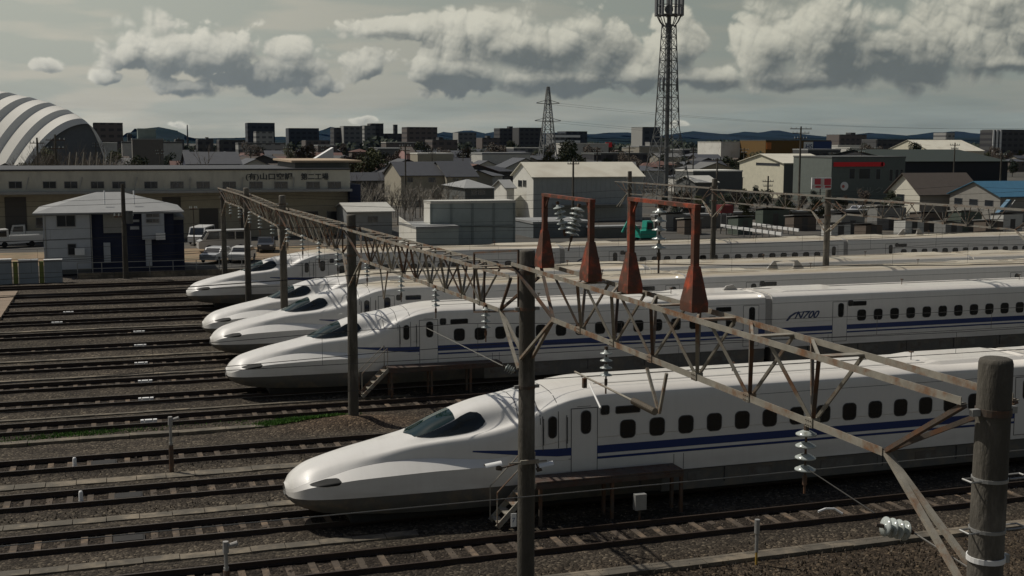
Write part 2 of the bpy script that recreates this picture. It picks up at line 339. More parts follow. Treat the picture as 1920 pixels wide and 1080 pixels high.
def vnoise(X, Y, sc, seed):
    r = np.random.default_rng(seed); T = r.random((64, 64)); x = X/sc; y = Y/sc; xi = np.floor(x).astype(int); yi = np.floor(y).astype(int); fx = x-xi; fy = y-yi
    fx = fx*fx*(3-2*fx); fy = fy*fy*(3-2*fy); g = lambda a, b: T[a % 64, b % 64]
    return (g(xi, yi)*(1-fx)+g(xi+1, yi)*fx)*(1-fy)+(g(xi, yi+1)*(1-fx)+g(xi+1, yi+1)*fx)*fy
def zbal(X, Y):
    d = nearest(Y); h = np.where(d < .68, 0.0, np.clip((d-.68)/.14, 0, 1)*.05); h = np.where(d > 1.5, np.maximum(.055-(d-1.5)*.12, -.03), h)
    h = h+(vnoise(X, Y, .5, 1)-.5)*.035+(vnoise(X, Y, .22, 2)-.5)*.03
    mound = np.exp(-((X-8.9)/2.6)**2-((Y-49.3)/1.0)**2)*.42*(.7+.5*vnoise(X, Y, .7, 5))
    near = np.clip((30.6-Y)/3, 0, 1)*(vnoise(X, Y, 1.1, 7)*.25)
    return h+mound+near*.3
def cbal(X, Y):
    d = nearest(Y); dark = np.clip(1-(d-.75)/.75, 0, 1)[..., None]
    shoulder = np.array([.80, .77, .70]); bedc = np.array([.46, .42, .38]); c = shoulder*(1-dark)+bedc*dark
    far = np.clip((Y-62)/20, 0, 1)[..., None]; c = c*(1-far*dark*.3)
    st = vnoise(X*.15, Y*2.2, 1.0, 9)[..., None]; c = c*(.8+.4*st)
    earth = np.clip((30.9-Y)/1.5, 0, 1)[..., None]; c = c*(1-earth)+np.array([.72, .62, .50])*earth
    md = (np.exp(-((X-9.5)/3)**2-((Y-49.3)/1.1)**2))[..., None]; c = c*(1-md)+np.array([1.25, 1.0, .78])*md
    return c
me = grid_mesh('ballast', np.arange(-14, 60, .27), np.arange(22, 107, .16), zbal, BALLAST, cbal)
o = link('ballast_ground', me, kind='structure')
FARG = mat('far_ground', (.05, .048, .038), .95, .3, .05, col2=(.075, .07, .058), c2amt=.5, c2scale=.02)
g = MB(); g.poly([(-9000, -60, -.12), (12000, -60, -.12), (12000, 16000, -.12), (-9000, 16000, -.12)]); g.build('ground', FARG, kind='structure')
g = MB(); g.poly([(-120, -30, -.08), (260, -30, -.08), (260, 132, -.08), (-120, 132, -.08)]); g.build('yard_ground', ROUGHG, kind='structure')
LOT = mat('lot_asphalt', (.06, .057, .05), .92, .2, .4, col2=(.10, .085, .065), c2amt=.5, c2scale=.06)
g = MB(); g.poly([(-60, 113, -.06), (140, 113, -.06), (140, 205, -.06), (-60, 205, -.06)]); g.build('lot_ground', LOT, kind='structure')
g = MB(); g.poly([(-60, 122, -.055), (30, 122, -.055), (30, 137, -.055), (-60, 137, -.055)])
g.build('bare_earth', mat('bare_earth_tan', (.25, .175, .105), .95, .2, .5, col2=(.17, .15, .09), c2amt=.4, c2scale=.3), kind='structure')

# ------------------------------------------------------------------ tracks
mb = MB(); mb.box((-.1, -.74, -.09), (.1, .74, .026)); sl_me = mb.mesh('sleeper', SLEEP)
mb = MB(); mb.box((-.06, -.1, .03), (.06, .1, .055)); clip_me = mb
def rail_mesh(x0, x1):
    mb = MB(); pr = [(-.065, .03), (.065, .03), (.065, .045), (.012, .06), (.012, .155), (.035, .165), (.035, .2), (-.035, .2), (-.035, .165), (-.012, .155), (-.012, .06), (-.065, .045)]
    n = len(pr); mb.add([(x0, y, z) for y, z in pr]+[(x1, y, z) for y, z in pr], [(i, (i+1) % n, n+(i+1) % n, n+i) for i in range(n)], 0); mb.mi[6] = 1
    x = x0+.3
    return mb.mesh('rail', [RAILM, RAILT])
order = 'E D C B A G H I J K L M O P Q'.split()
desc = {'E': 'nearest railway track, empty, in front of the nearest train', 'D': 'railway track under the nearest bullet train',
 'C': 'empty railway track just behind the nearest train, with a small white marker lying in it', 'B': 'empty railway track with a small stake in it, second behind the nearest train',
 'A': 'empty railway track between the grassy mound and the second train', 'G': 'railway track under the second nearest bullet train', 'H': 'empty railway track between the second and third trains',
 'I': 'railway track under the third bullet train from the front', 'J': 'railway track under the fourth bullet train, the short looking one', 'K': 'empty railway track just behind the fourth train',
 'L': 'empty railway track just in front of the farthest train', 'M': 'railway track under the farthest bullet train', 'O': 'dark railway track just behind the farthest train',
 'P': 'dark railway track second from the back of the yard', 'Q': 'rearmost railway track in front of the hipped house'}
for k in order:
    Y = TR[k]; t = thing('railway_track', desc[k], 'railway track', (0, Y, 0), group='railway tracks of the yard')
    x0, x1 = -13, min(Y*.95+8, 110)
    for s in (-.75, .75): link('rail', rail_mesh(x0, x1), t, (0, s, 0))
    n = int((x1-x0)/.66); off = rnd.random()*.6
    if Y < 83:
        for i in range(n):
            if rnd.random() < .03: continue
            link('sleeper', sl_me, t, (x0+off+i*.66+rnd.uniform(-.03, .03), rnd.uniform(-.02, .02), rnd.uniform(-.02, .004)), (0, 0, rnd.uniform(-.012, .012)))
    else:
        mb = MB()
        for i in range(n):
            x = x0+off+i*.66; mb.box((x-.12, -1.1, -.09), (x+.12, 1.1, .025))
        mb.build('sleepers', SLEEP, t, kind='stuff')
# concrete cable troughs, slab by slab
def trough(Y, x0, x1, w, label, step=1.0, z=.05, fx=None, mt=TROUGH):
    t = thing('cable_trough', label, 'cable trough', (0, Y, 0), group='concrete strips between the tracks')
    mb = MB(); mb.box((-step/2+.012, -w/2, -.1), (step/2-.012, w/2, .06)); me = mb.mesh('slab', mt)
    x = x0
    while x < x1:
        link('slab', me, t, (x, (fx(x) if fx else 0)+rnd.uniform(-.008, .008), z-.06+rnd.uniform(-.012, .008)), (rnd.uniform(-.01, .01), rnd.uniform(-.008, .008), rnd.uniform(-.006, .006))); x += step
    return t
trough(43.45, -10, 30, .62, 'tan concrete slab path between the two empty tracks behind the nearest train')
trough(38.85, -10, 30, .52, 'tan concrete slab path beside the far side of the nearest train')
trough(34.6, -8, 8.5, .45, 'tan concrete slab path running in front of the nearest train nose')
trough(29.6, 10, 34, .5, 'long pale concrete strip at the lower right edge beyond the nearest track', 1.6, .10)
trough(49.85, -12, 6, .45, 'broken concrete kerb at the foot of the grassy mound', 1.9, .1)
trough(54.2, -10, 14, .22, 'thin concrete strip in front of the second train', 2.0, .05)
trough(63.2, -10, 12, .3, 'thin concrete strip in front of the third train', 2.0, .05)
trough(68.7, -10, 12, .3, 'thin concrete strip in front of the fourth train', 2.0, .05)
trough(79.5, -10, 12, .3, 'thin concrete strip two tracks in front of the farthest train', 2.0, .05)
# level crossing slab at the far left
t = thing('crossing_slab', 'tan concrete crossing deck at the left edge across the far tracks', 'crossing', (0, 0, 0))
for i in range(5):
    y = 85.2+i*2.9; mb = MB(); xr = -7.2+(i+.5)*.02; mb.box((-22, y, .0), (xr, y+2.85, .24)); mb.build('plank', mat('crossing_tan', (.25, .19, .135), .9, .2, 1.2, .1), t)
# stop markers on the tracks
mb = MB()
for i, (a, b) in enumerate(((-.33, -.2), (-.16, .14), (.18, .33))): mb.box((a, -.1, .04), (b, .1, .2))
mb.box((-.2, -.06, .03), (.18, .06, .12)); mk = mb.mesh('stop_marker', WHITEP)
for i, (x, k, lb) in enumerate([(1.17, 'A', 'in the track by the grassy mound'), (1.18, 'G', 'in the track of the second train'), (1.26, 'H', 'in the empty track behind the second train'),
    (1.19, 'I', 'in the track of the third train'), (1.28, 'J', 'in the track of the fourth train'), (1.33, 'K', 'in the track behind the fourth train'), (-3.6, 'L', 'far left in front of the farthest train track'), (-3.06, 'M', 'far left in the track of the farthest train')]):
    o = link('stop_marker', mk, None, (x, TR[k]-.1, 0)); tag(o, 'white three piece marker block '+lb, 'track marker', 'white marker blocks in the tracks')
mb = MB(); mb.lathe([(.0, .30), (.045, .29), (.06, .24), (.06, .04), (.07, 0)], 12); mk = mb.mesh('white_stake', WHITEP, True)
for (p, lb) in (((-1.61, 45.75, .02), 'on the farther of the two empty tracks'), ((-1.3, 41.2, .02), 'on the empty track next to the nearest train')):
    o = link('marker_stake', mk, None, p, scale=1.15); tag(o, 'small upright white stake between the rails '+lb, 'stake')
# dark boxes between the rails
mb = MB(); mb.box((-.45, -.35, 0), (.45, .35, .07)); mb.box((-.4, -.3, .07), (.4, .3, .09)); bx = mb.mesh('track_box', BLACK)
for (x, k, lb) in ((.15, 'D', 'left of the nearest train'), (-.6, 'B', 'in the track behind the small stake'), (.2, 'C', 'in the empty track behind the nearest train')):
    o = link('track_box', bx, None, (x, TR[k], .0)); tag(o, 'flat dark equipment cover between the rails '+lb, 'equipment cover')

# ------------------------------------------------------------------ bullet trains
ST = [0.0, 0.12, 0.3, 0.6, 1.0, 2.0, 3.0, 3.8, 4.6, 5.4, 6.2, 7.0, 8.0, 9.0, 10.0]
TAB = {
 'p0': [(0,1.40),(0,1.56),(0,1.72),(0,1.90),(0,2.03),(0,2.29),(0,2.49),(0,2.68),(0,3.08),(0,3.38),(0,3.60),(0,3.72),(0,3.86),(0,3.98),(0,4.03)],
 'p1': [(.14,1.39),(.28,1.54),(.36,1.69),(.41,1.87),(.44,2.0),(.45,2.26),(.49,2.46),(.55,2.65),(.60,3.02),(.68,3.32),(.76,3.53),(.83,3.65),(.95,3.81),(1.1,3.93),(1.2,4.0)],
 'p2': [(.28,1.36),(.48,1.49),(.58,1.62),(.64,1.78),(.69,1.91),(.70,2.18),(.78,2.38),(.87,2.53),(.93,2.60),(1.0,2.67),(1.08,2.83),(1.19,3.06),(1.38,3.52),(1.5,3.80),(1.53,3.89)],
 'p3': [(.38,1.31),(.62,1.42),(.75,1.54),(.83,1.69),(.86,1.80),(.88,2.08),(.98,2.31),(1.09,2.47),(1.21,2.60),(1.32,2.70),(1.45,2.84),(1.56,3.04),(1.63,3.46),(1.64,3.70),(1.64,3.76)],
 'p4': [(.44,1.25),(.72,1.35),(.88,1.46),(.99,1.60),(1.02,1.68),(1.02,1.93),(1.08,2.05),(1.15,2.10),(1.26,2.08),(1.38,2.02),(1.53,2.00),(1.63,2.15),(1.665,2.35),(1.67,2.45),(1.67,2.45)],
 'p5': [(.48,1.17),(.80,1.25),(1.02,1.35),(1.20,1.46),(1.34,1.54),(1.51,1.67),(1.58,1.72),(1.61,1.75),(1.64,1.77),(1.655,1.77),(1.67,1.77),(1.675,1.8),(1.68,1.8),(1.68,1.8),(1.68,1.8)],
 'p6': [(.49,1.05),(.82,1.07),(1.05,1.09),(1.25,1.10),(1.38,1.11),(1.53,1.12),(1.6,1.13),(1.63,1.13),(1.65,1.13),(1.66,1.13),(1.67,1.13),(1.68,1.13),(1.68,1.13),(1.68,1.13),(1.68,1.13)],
 'p7': [(.40,.95),(.71,.92),(.94,.9),(1.14,.87),(1.28,.84),(1.43,.81),(1.52,.8),(1.56,.8),(1.59,.8),(1.61,.8),(1.62,.8),(1.64,.8),(1.64,.8),(1.64,.8),(1.64,.8)],
 'p8': [(.2,.92),(.45,.84),(.66,.76),(.86,.68),(1.03,.6),(1.22,.52),(1.32,.48),(1.38,.46),(1.42,.45),(1.45,.45),(1.47,.45),(1.5,.45),(1.5,.45),(1.5,.45),(1.5,.45)]}
ARR = {k: np.array(v, float) for k, v in TAB.items()}
STA = np.array(ST)
def hermite(xs, ys, x):
    """monotone cubic through the table"""
    h = np.diff(xs); d = np.diff(ys)/h; mm = np.zeros(len(xs)); mm[0] = d[0]; mm[-1] = 0
    for i in range(1, len(xs)-1):
        mm[i] = 0 if d[i-1]*d[i] <= 0 else (h[i-1]+h[i])*3/((2*h[i]+h[i-1])/d[i-1]+(h[i]+2*h[i-1])/d[i])
    x = min(max(x, xs[0]), xs[-1]); i = min(max(np.searchsorted(xs, x)-1, 0), len(h)-1); t = (x-xs[i])/h[i]
    return (2*t**3-3*t**2+1)*ys[i]+(t**3-2*t**2+t)*h[i]*mm[i]+(-2*t**3+3*t**2)*ys[i+1]+(t**3-t**2)*h[i]*mm[i+1]
def chaikin(p, k=3):
    for _ in range(k):
        a = p[:-1]*.75+p[1:]*.25; b = p[:-1]*.25+p[1:]*.75; q = np.empty((2*len(a), 2)); q[0::2] = a; q[1::2] = b
        p = np.vstack([p[:1], q, p[-1:]])
    return p
_c = {}
def sec(s, skirt=False):
    key = (round(s, 4), skirt)
    if key in _c: return _c[key]
    ks = ['p6', 'p7', 'p8'] if skirt else ['p0', 'p1', 'p2', 'p3', 'p4', 'p4', 'p5', 'p5', 'p6']
    p = np.array([[hermite(STA, ARR[k][:, j], s) for j in (0, 1)] for k in ks])
    if skirt: p = chaikin(p, 2)
    else:
        p = np.vstack([[[-p[1, 0], p[1, 1]]], p]); q = chaikin(p, 3); i = int(np.argmax(q[:, 0] >= 0)); 
        q = chaikin(p[1:], 3); q[0] = [0, p[1:][0][1]*.5+ (p[2][1]*.5 if True else 0)]
        q[0] = [0, q[1][1]+.006]
    _c[key] = q = p if skirt else q
    return q
def portion(s, zhi, zlo, n):
    p = sec(s); z = p[:, 1]; y = p[:, 0]
    zz = np.minimum.accumulate(z); seg = np.r_[0, np.cumsum(np.hypot(np.diff(y), np.diff(z)))]
    def at(zq):
        if zq >= zz[0]: return 0.0
        i = int(np.searchsorted(-zz, -zq)); i = min(max(i, 1), len(zz)-1); d = zz[i-1]-zz[i]
        return seg[i-1]+(seg[i]-seg[i-1])*((zz[i-1]-zq)/d if d > 1e-9 else 0)
    a, b = at(zhi), at(zlo); u = np.linspace(a, b, n); Yq = np.interp(u, seg, y); Zq = np.interp(u, seg, z)
    e = .01; ty = np.interp(u+e, seg, y)-np.interp(u-e, seg, y); tz = np.interp(u+e, seg, z)-np.interp(u-e, seg, z)
    L = np.hypot(ty, tz)+1e-9; return Yq, Zq, -tz/L, ty/L
def patch(ss, zhi, zlo, off, n=8, side=-1):
    v = []
    for s in ss:
        Yq, Zq, ny, nz = portion(s, zhi(s) if callable(zhi) else zhi, zlo(s) if callable(zlo) else zlo, n)
        v += [(s, side*(a+ny_*off), b+nz_*off) for a, b, ny_, nz_ in zip(Yq, Zq, ny, nz)]
    f = []
    for i in range(len(ss)-1):
        for j in range(n-1):
            q = (i*n+j, i*n+j+1, (i+1)*n+j+1, (i+1)*n+j); f.append(q if side < 0 else q[::-1])
    return v, f
def loft(stations, skirt, xshift=0, cap0=True, capend=True, shrink=None):
    mb = MB(); v = []; n = None
    for s in stations:
        p = sec(max(s, 0), skirt).copy()
        if s < 0: p = p*np.array([1+s*4.2, 0])+np.array([0, 1])*(p[:, 1:2]*(1+s*2.2)-s*2.2*1.22); 
        if s < 0: p = np.stack([sec(0, skirt)[:, 0]*(1+s*6), sec(0, skirt)[:, 1]*(1+s*4)-s*4*1.2], 1)
        row = [(s+xshift, -y, z) for y, z in p[::-1]]+[(s+xshift, y, z) for y, z in (p[1:] if not skirt else p)]
        if skirt: row = [(s+xshift, -y, z) for y, z in p]+[(s+xshift, y, z) for y, z in p[::-1]]
        n = len(row); v += row
    f = []
    for i in range(len(stations)-1):
        for j in range(n-1):
            q = (i*n+j, (i+1)*n+j, (i+1)*n+j+1, i*n+j+1); f.append(q[::-1])
    if cap0: f.append(tuple(range(n)))
    if capend: f.append(tuple(range((len(stations)-1)*n, len(stations)*n))[::-1])
    mb.add(v, f); return mb
ns = [-.075, -.06, -.035, 0]+[.03, .06, .09, .12, .16, .2, .25, .3, .37, .45, .52, .6, .7, .8, .9]+[1+.2*i for i in range(0, 46)]+[10.2, 14, 18, 22, 27.35]
def rounded_rect(w, h, r, n=4):
    o = []
    for cx, cz, a0 in ((w/2-r, h/2-r, 0), (-w/2+r, h/2-r, 90), (-w/2+r, -h/2+r, 180), (w/2-r, -h/2+r, 270)):
        for i in range(n+1):
            a = math.radians(a0+90*i/n); o.append((cx+r*math.cos(a), 0, cz+r*math.sin(a)))
    return o
def win_mesh(w, h, r, name, th=.02):
    mb = MB(); a = rounded_rect(w, h, r); n = len(a); b = rounded_rect(w+.05, h+.05, r+.025)
    mb.add([(x, -th, z) for x, _, z in a], [tuple(range(n))[::-1]], 0)
    mb.add([(x, -th, z) for x, _, z in a]+[(x, -th-.004, z) for x, _, z in b]+[(x, .03, z) for x, _, z in b],
           [(i, (i+1) % n, n+(i+1) % n, n+i)[::-1] for i in range(n)]+[(n+i, n+(i+1) % n, 2*n+(i+1) % n, 2*n+i)[::-1] for i in range(n)], 1)
    return mb.mesh(name, [GLASS, GROOVE])
def sy(z, s=20): 
    Yq, Zq, _, _ = portion(s, z+.001, z-.001, 2); return Yq[0]
WIN = win_mesh(.50, .56, .14, 'window'); DWIN = win_mesh(.30, .72, .13, 'door_window'); SWIN = win_mesh(.24, .66, .11, 'cab_door_window')
PANEL = win_mesh(.82, .2, .03, 'destination_display'); SQ = win_mesh(.26, .26, .05, 'number_panel')
def box_on_side(mb, s0, s1, z0, z1, off, mi=0):
    v, f = patch([s0, s1], z1, z0, off, 6); mb.add(v, f, mi)
def side_kit(car, x0, x1, first_win, nwin, doors, logo=None, front=False, disp=None):
    for i in range(nwin): link('window', WIN, car, (first_win+1.04*i, -(sy(2.66)-.004), 2.66), (.008, 0, 0))
    for d in doors:
        mb = MB(); v, f = patch([d-.46, d+.46], 3.45, 1.30, .006, 10, -1); mb.add(v, f); mb.build('door_groove', GROOVE, car)
        mb = MB(); v, f = patch([d-.435, d+.435], 3.425, 1.325, .012, 10, -1); mb.add(v, f); o = mb.build('door', W_CLEAN, car)
        link('door_window', DWIN, car, (d+.05, -(sy(2.95)+.006), 2.98), (.012, 0, 0))
    for d in disp or []: link('destination_display', PANEL, car, (d, -(sy(3.3)+.0), 3.3), (.03, 0, 0))
    # long seam under the roof and skirting joints
    mb = MB()
    v, f = patch([x0, x1], 3.50, 3.485, .004, 2); mb.add(v, f)
    v, f = patch([x0, x1], 1.155, 1.13, .005, 2); mb.add(v, f)
    x = x0+2.2
    while x < x1-1: 
        mb.box((x-.008, -1.688, .62), (x+.008, -1.64, 1.12)); x += 3.1
    mb.build('panel_seam', GROOVE, car)
    x = x0+3.0+rnd.random(); i = 0
    while x < x1-2:
        w = (.5, .9, 1.3)[i % 3]; i += 1
        mb = MB(); mb.box((x, -1.655, .62+.08*(i % 2)), (x+w, -1.6405, 1.02)); mb.build('skirt_hatch', SKIRT2, car); x += w+rnd.uniform(.9, 2.1)
    for x in (x0+3.4, x0+3.75): mb = MB(); v, f = patch([x, x+.02], 1.70, 1.16, .005, 3); mb.add(v, f); mb.build('hatch_line', GROOVE, car)
    if logo:
        textmesh('N700', .54, mat('logo_blue', (.03, .05, .13), .4), car, Matrix.Translation((logo+.3, -(sy(2.75)+.012), 2.64)) @ FACE @ Matrix.Diagonal((1.15, 1, 1, 1)), 'lettering', .45, .004, .012)
        mb = MB(); Yl = -(sy(2.7)+.012)
        mb.poly([(logo-.2, Yl, 2.54), (logo-.05, Yl, 2.54), (logo+.15, Yl, 2.76), (logo+.45, Yl, 2.92), (logo+1.3, Yl, 3.02), (logo+.35, Yl, 2.98), (logo+.02, Yl, 2.8)]); mb.build('logo_swoosh', mat('logo_blue', (.03, .05, .13), .4), car)
def make_train(label, Y, ncar, white, extra=None):
    T = thing('bullet_train', label, 'train', (4.84, Y, 0), group='white bullet trains parked side by side')
    # end car
    c = loft(ns, False).build('car_body', white, T, smooth=True)
    c.data.polygons[-1].use_smooth = False
    loft([-.075, -.04, 0, .03, .08, .12, .2, .3, .45, .6, .8, 1, 1.5, 2, 3, 4, 5, 6, 7, 9, 12], True).build('skirt', SKIRT, c, smooth=True)
    mb = MB(); mb.box((12, -1.64, .45), (27.35, 1.64, 1.128)); mb.build('underfloor_panel', SKIRT, c)
    mb = MB(); mb.box((1.8, -1.1, .22), (27.3, 1.1, .6)); 
    for x in (4.2, 6.7, 20.5, 23.0):
        for s in (-.75, .75): mb.tube((x, s-.06, .62), (x, s+.06, .62), .43, n=18)
    mb.build('bogie', BLACK, c)
    # windscreen: centre pane and two side panes
    zf = lambda s: float(np.interp(s, [3.72, 3.95, 4.3, 4.7, 5.1, 5.35], [2.68, 2.65, 2.76, 2.91, 3.09, 3.22]))
    ss = list(np.linspace(3.70, 5.22, 15)); v1, f1 = patch(ss, 9, zf, .014, 8, -1); v2, f2 = patch(ss, 9, zf, .014, 8, 1)
    mb = MB(); mb.add(v1, f1); mb.add(v2, f2); mb.build('windscreen', WSHIELD, c, smooth=True)
    ss = list(np.linspace(3.98, 6.14, 22))
    zh = lambda s: float(np.interp(s, [3.98, 4.3, 4.7, 5.1, 5.4, 5.7, 5.95, 6.08, 6.14], [2.66, 2.75, 2.895, 3.06, 3.22, 3.34, 3.33, 3.24, 3.09]))
    zl = lambda s: float(np.interp(s, [3.98, 4.4, 5.0, 5.5, 5.8, 6.0, 6.1, 6.14], [2.655, 2.65, 2.69, 2.75, 2.82, 2.91, 3.0, 3.06]))
    for sd in (-1, 1):
        v, f = patch(ss, zh, zl, .014, 6, sd); mb = MB(); mb.add(v, f); mb.build('cab_side_window', GLASS, c, smooth=True)
        ss2 = list(np.linspace(.55, 1.47, 18)); hh = lambda s: .02*0+.085*min(1, max(0, (s-.55)/.5))**.6*math.sqrt(max(0, 1-max(0, (s-1.32)/.15)**2))
        v, f = patch(ss2, lambda s: 1.475+.10*s+hh(s), lambda s: 1.47+.10*s-hh(s)*.9, .016, 12, sd); mb = MB(); mb.add(v, f); mb.build('headlight', LENS, c, smooth=True)
        # blue stripe
        ss3 = [5.6, 5.9, 6.2, 6.6, 7, 7.4, 7.8, 8.3, 9, 12, 16, 20, 27.33]
        v, f = patch(ss3, lambda s: 2.19+max(0, (8.3-s))*.03, lambda s: max(1.93, 2.17-max(0, s-5.6)*.085)+max(0, (8.3-s))*.02, .007, 5, sd); mb = MB(); mb.add(v, f)
        v, f = patch([8.7, 9.2, 9.8, 20, 27.33], lambda s: 1.83, lambda s: 1.75+max(0, 9.8-s)*.06, .007, 3, sd); mb.add(v, f); mb.build('blue_stripe', STRIPE, c)
    # cab roof joints
    mb = MB()
    for s in (7.15, 7.75, 8.35):
        for sd in (-1, 1):
            v, f = patch([s, s+.025], 9, 2.2 if s > 8 else 3.0, .004, 14, sd); mb.add(v, f)
    mb.build('roof_joint', GROOVE, c)
    side_kit(c, 9.0, 27.3, 10.75, 15, [9.24, 26.5], disp=[10.75, 24.9])
    link('cab_door_window', SWIN, c, (8.16, -(sy(2.89, 8.16)+.004), 2.89))
    mb = MB()
    for s in (7.84, 8.64):
        v, f = patch([s-.012, s+.012], 3.25, 2.15, .012, 6); mb.add(v, f)
        pass
    mb.build('door_seam', GROOVE, c, kind='stuff')
    for s in (7.84, 8.64): mb = MB(); mb.tube((s, -1.73, 2.35), (s, -1.71, 3.2), .016, n=6); mb.build('handrail', GROOVE, c)
    link('number_panel', SQ, c, (9.95, -(sy(3.3)+.0), 3.33)); 
    # roof: fairing, antennas, cable
    def fairing(x0, x1, w, h, parent):
        mb = MB(); z = 3.95; v = []
        for x, k in ((x0-.9, 0), (x0, 1), (x1, 1), (x1+.9, 0)):
            v += [(x, -w, z-.02), (x, -w*.8, z+h*k), (x, w*.8, z+h*k), (x, w, z-.02)]
        f = [(i*4+j, (i+1)*4+j, (i+1)*4+j+1, i*4+j+1)[::-1] for i in range(3) for j in range(3)]
        mb.add(v, f); mb.build('roof_fairing', white, parent)
    fairing(23.2, 26.6, 1.25, .13, c)
    def roofbits(x, parent):
        for i, (dx, sgn) in enumerate(((0, 1), (2.6, -1))):
            mb = MB(); mb.prism([(x+dx, -.06, 4.05), (x+dx+.75*sgn, -.06, 4.05), (x+dx+.62*sgn, -.06, 4.42), (x+dx+1.15*sgn, -.06, 4.50), (x+dx+.45*sgn, -.06, 4.52)], (0, .12, 0)); mb.build('pantograph_cover', BELLOW, parent)
    def roofpins(xs, parent):
        mb = MB()
        for x in xs: mb.tube((x, -.2, 4.02), (x, -.2, 4.34), .018, n=6); mb.box((x-.07, -.26, 4.3), (x+.07, -.14, 4.34))
        mb.build('roof_antenna', STEELD, parent)
    roofpins((15.3, 22.6), c)
    mb = MB(); mb.tube((9.9, .35, 4.03), (27.3, .35, 4.03), .025, n=5); mb.tube((9.9, -.75, 4.01), (27.3, -.75, 4.01), .018, n=5); mb.build('roof_cable', BELLOW, c)
    for k in range(1, ncar):
        x0 = 27.75+(k-1)*25; x1 = x0+24.6
        b = MB(); v, f = patch([x0-.42, x0+.02], 9, 1.2, -.05, 16, -1); b.add(v, f); v, f = patch([x0-.42, x0+.02], 9, 1.2, -.05, 16, 1); b.add(v, f); b.build('bellows', BELLOW, T)
        cb = loft([x0, x0+.05, x0+12, x1-.05, x1], False).build('car_body', white, T, smooth=True)
        for p in cb.data.polygons[-2:]: p.use_smooth = False
        mb = MB(); mb.box((x0, -1.64, .45), (x1, 1.64, 1.128)); mb.build('underfloor_panel', SKIRT, cb)
        mb = MB(); mb.box((x0+.1, -1.1, .22), (x1-.1, 1.1, .6)); mb.build('bogie', BLACK, cb)
        mb = MB()
        v, f = patch([x0+.02, x1-.02], 2.19, 1.93, .007, 4); mb.add(v, f); v, f = patch([x0+.02, x1-.02], 1.83, 1.75, .007, 3); mb.add(v, f); mb.build('blue_stripe', STRIPE, cb)
        side_kit(cb, x0, x1, x0+5.45, 17, [x0+4.1, x1-1.0], logo=x0+1.0 if k % 2 else None, disp=[x0+5.3])
        link('number_panel', SQ, cb, (x0+4.75, -(sy(3.3)+.0), 3.33))
        fairing(x0+1.2, x0+4.5, 1.25, .1, cb); fairing(x1-4.0, x1-1.0, 1.25, .1, cb)
        if k == 2 or extra == k: roofbits(x0+6, cb)
        roofpins((x0+9, x0+17), cb)
        mb = MB(); mb.tube((x0, .35, 4.03), (x1, .35, 4.03), .025, n=5); mb.build('roof_cable', BELLOW, cb)
    return T
T1 = make_train('nearest white bullet train with long duck bill nose and blue stripe, filling the lower right', TR['D'], 2, W_CLEAN)
T2 = make_train('second bullet train from the front, its whole side and blue lettering visible behind the truss', TR['G'], 3, W_CLEAN)
T3 = make_train('third bullet train from the front, nose just behind the second train, dusty roof', TR['I'], 4, W_DUSTY, 1)
T4 = make_train('fourth bullet train from the front, mostly hidden, only nose cab and dusty roof showing', TR['J'], 4, W_DUSTY)
T5 = make_train('farthest bullet train, standing apart at the back of the yard with a tan roof', TR['M'], 5, W_DUSTY)
# small vane on the fifth car roofs nearest the camera
mb = MB(); mb.prism([(31.3, -.06, 4.05), (32.1, -.06, 4.05), (32.2, -.06, 4.35), (32.7, -.06, 4.45), (31.9, -.06, 4.47)], (0, .12, 0)); mb.build('pantograph_cover', BELLOW, T1)
mb = MB(); mb.prism([(25.7, -.06, 4.05), (26.6, -.06, 4.05), (26.3, -.06, 4.36), (25.9, -.06, 4.3)], (0, .12, 0)); mb.build('pantograph_cover', BELLOW, T2)

# ------------------------------------------------------------------ boarding platforms beside the trains
RUST = mat('platform_rust', (.085, .068, .056), .85, .3, 3, .1, col2=(.09, .05, .035), c2amt=.5, c2scale=2)
def platform(x0, x1, Y, label, z=1.5, st=True, px=1.45):
    t = thing('boarding_platform', label, 'platform', (0, 0, 0))
    n = int((x1-x0)/.3)
    for i in range(n):
        mb = MB(); a = x0+(x1-x0)*i/n; mb.box((a+.005, Y-.35, z-.06), (a+(x1-x0)/n-.005, Y+.45, z)); mb.build('plank', RUST, t)
    mb = MB(); mb.box((x0, Y-.38, z-.22), (x1, Y-.33, z-.065)); mb.box((x0, Y+.4, z-.22), (x1, Y+.46, z-.065)); mb.build('beam', RUST, t)
    x = x0+.15
    while x < x1:
        for yy in (Y-.3, Y+.38):
            mb = MB(); mb.box((x-.05, yy-.05, -.05), (x+.05, yy+.05, z-.06)); mb.build('post', STEELD, t)
        x += px
    if st:
        for s in (-.32, .42):
            mb = MB(); mb.bar((x0-1.25, Y+s, .15), (x0, Y+s, z-.05), .05, .16); mb.build('stringer', STEEL, t)
        for i in range(5):
            k = (i+.6)/5.3; mb = MB(); mb.box((x0-1.25+1.25*k-.12, Y-.3, .1+(z-.1)*k), (x0-1.25+1.25*k+.12, Y+.4, .1+(z-.1)*k+.035)); mb.build('step', STEEL, t)
        for s in (-.32, .42):
            mb = MB(); mb.tube((x0-1.25, Y+s, .2), (x0-1.25, Y+s, 1.25), .02, n=6); mb.tube((x0-.05, Y+s, z), (x0-.05, Y+s, z+.95), .02, n=6); mb.tube((x0-1.25, Y+s, 1.25), (x0-.05, Y+s, z+.95), .02, n=6); mb.build('handrail', STEEL, t)
platform(12.1, 17.1, TR['D']-2.35, 'low rusty boarding platform with steps beside the nearest train door', 1.46, px=2.4)
platform(11.9, 17.4, TR['G']-2.4, 'low rusty boarding platform with steps beside the second train', 1.42, px=1.9)
t = thing('relay_box', 'small pale box on a post under the boarding platform of the nearest train', 'box', (15.4, 33.55, 0))
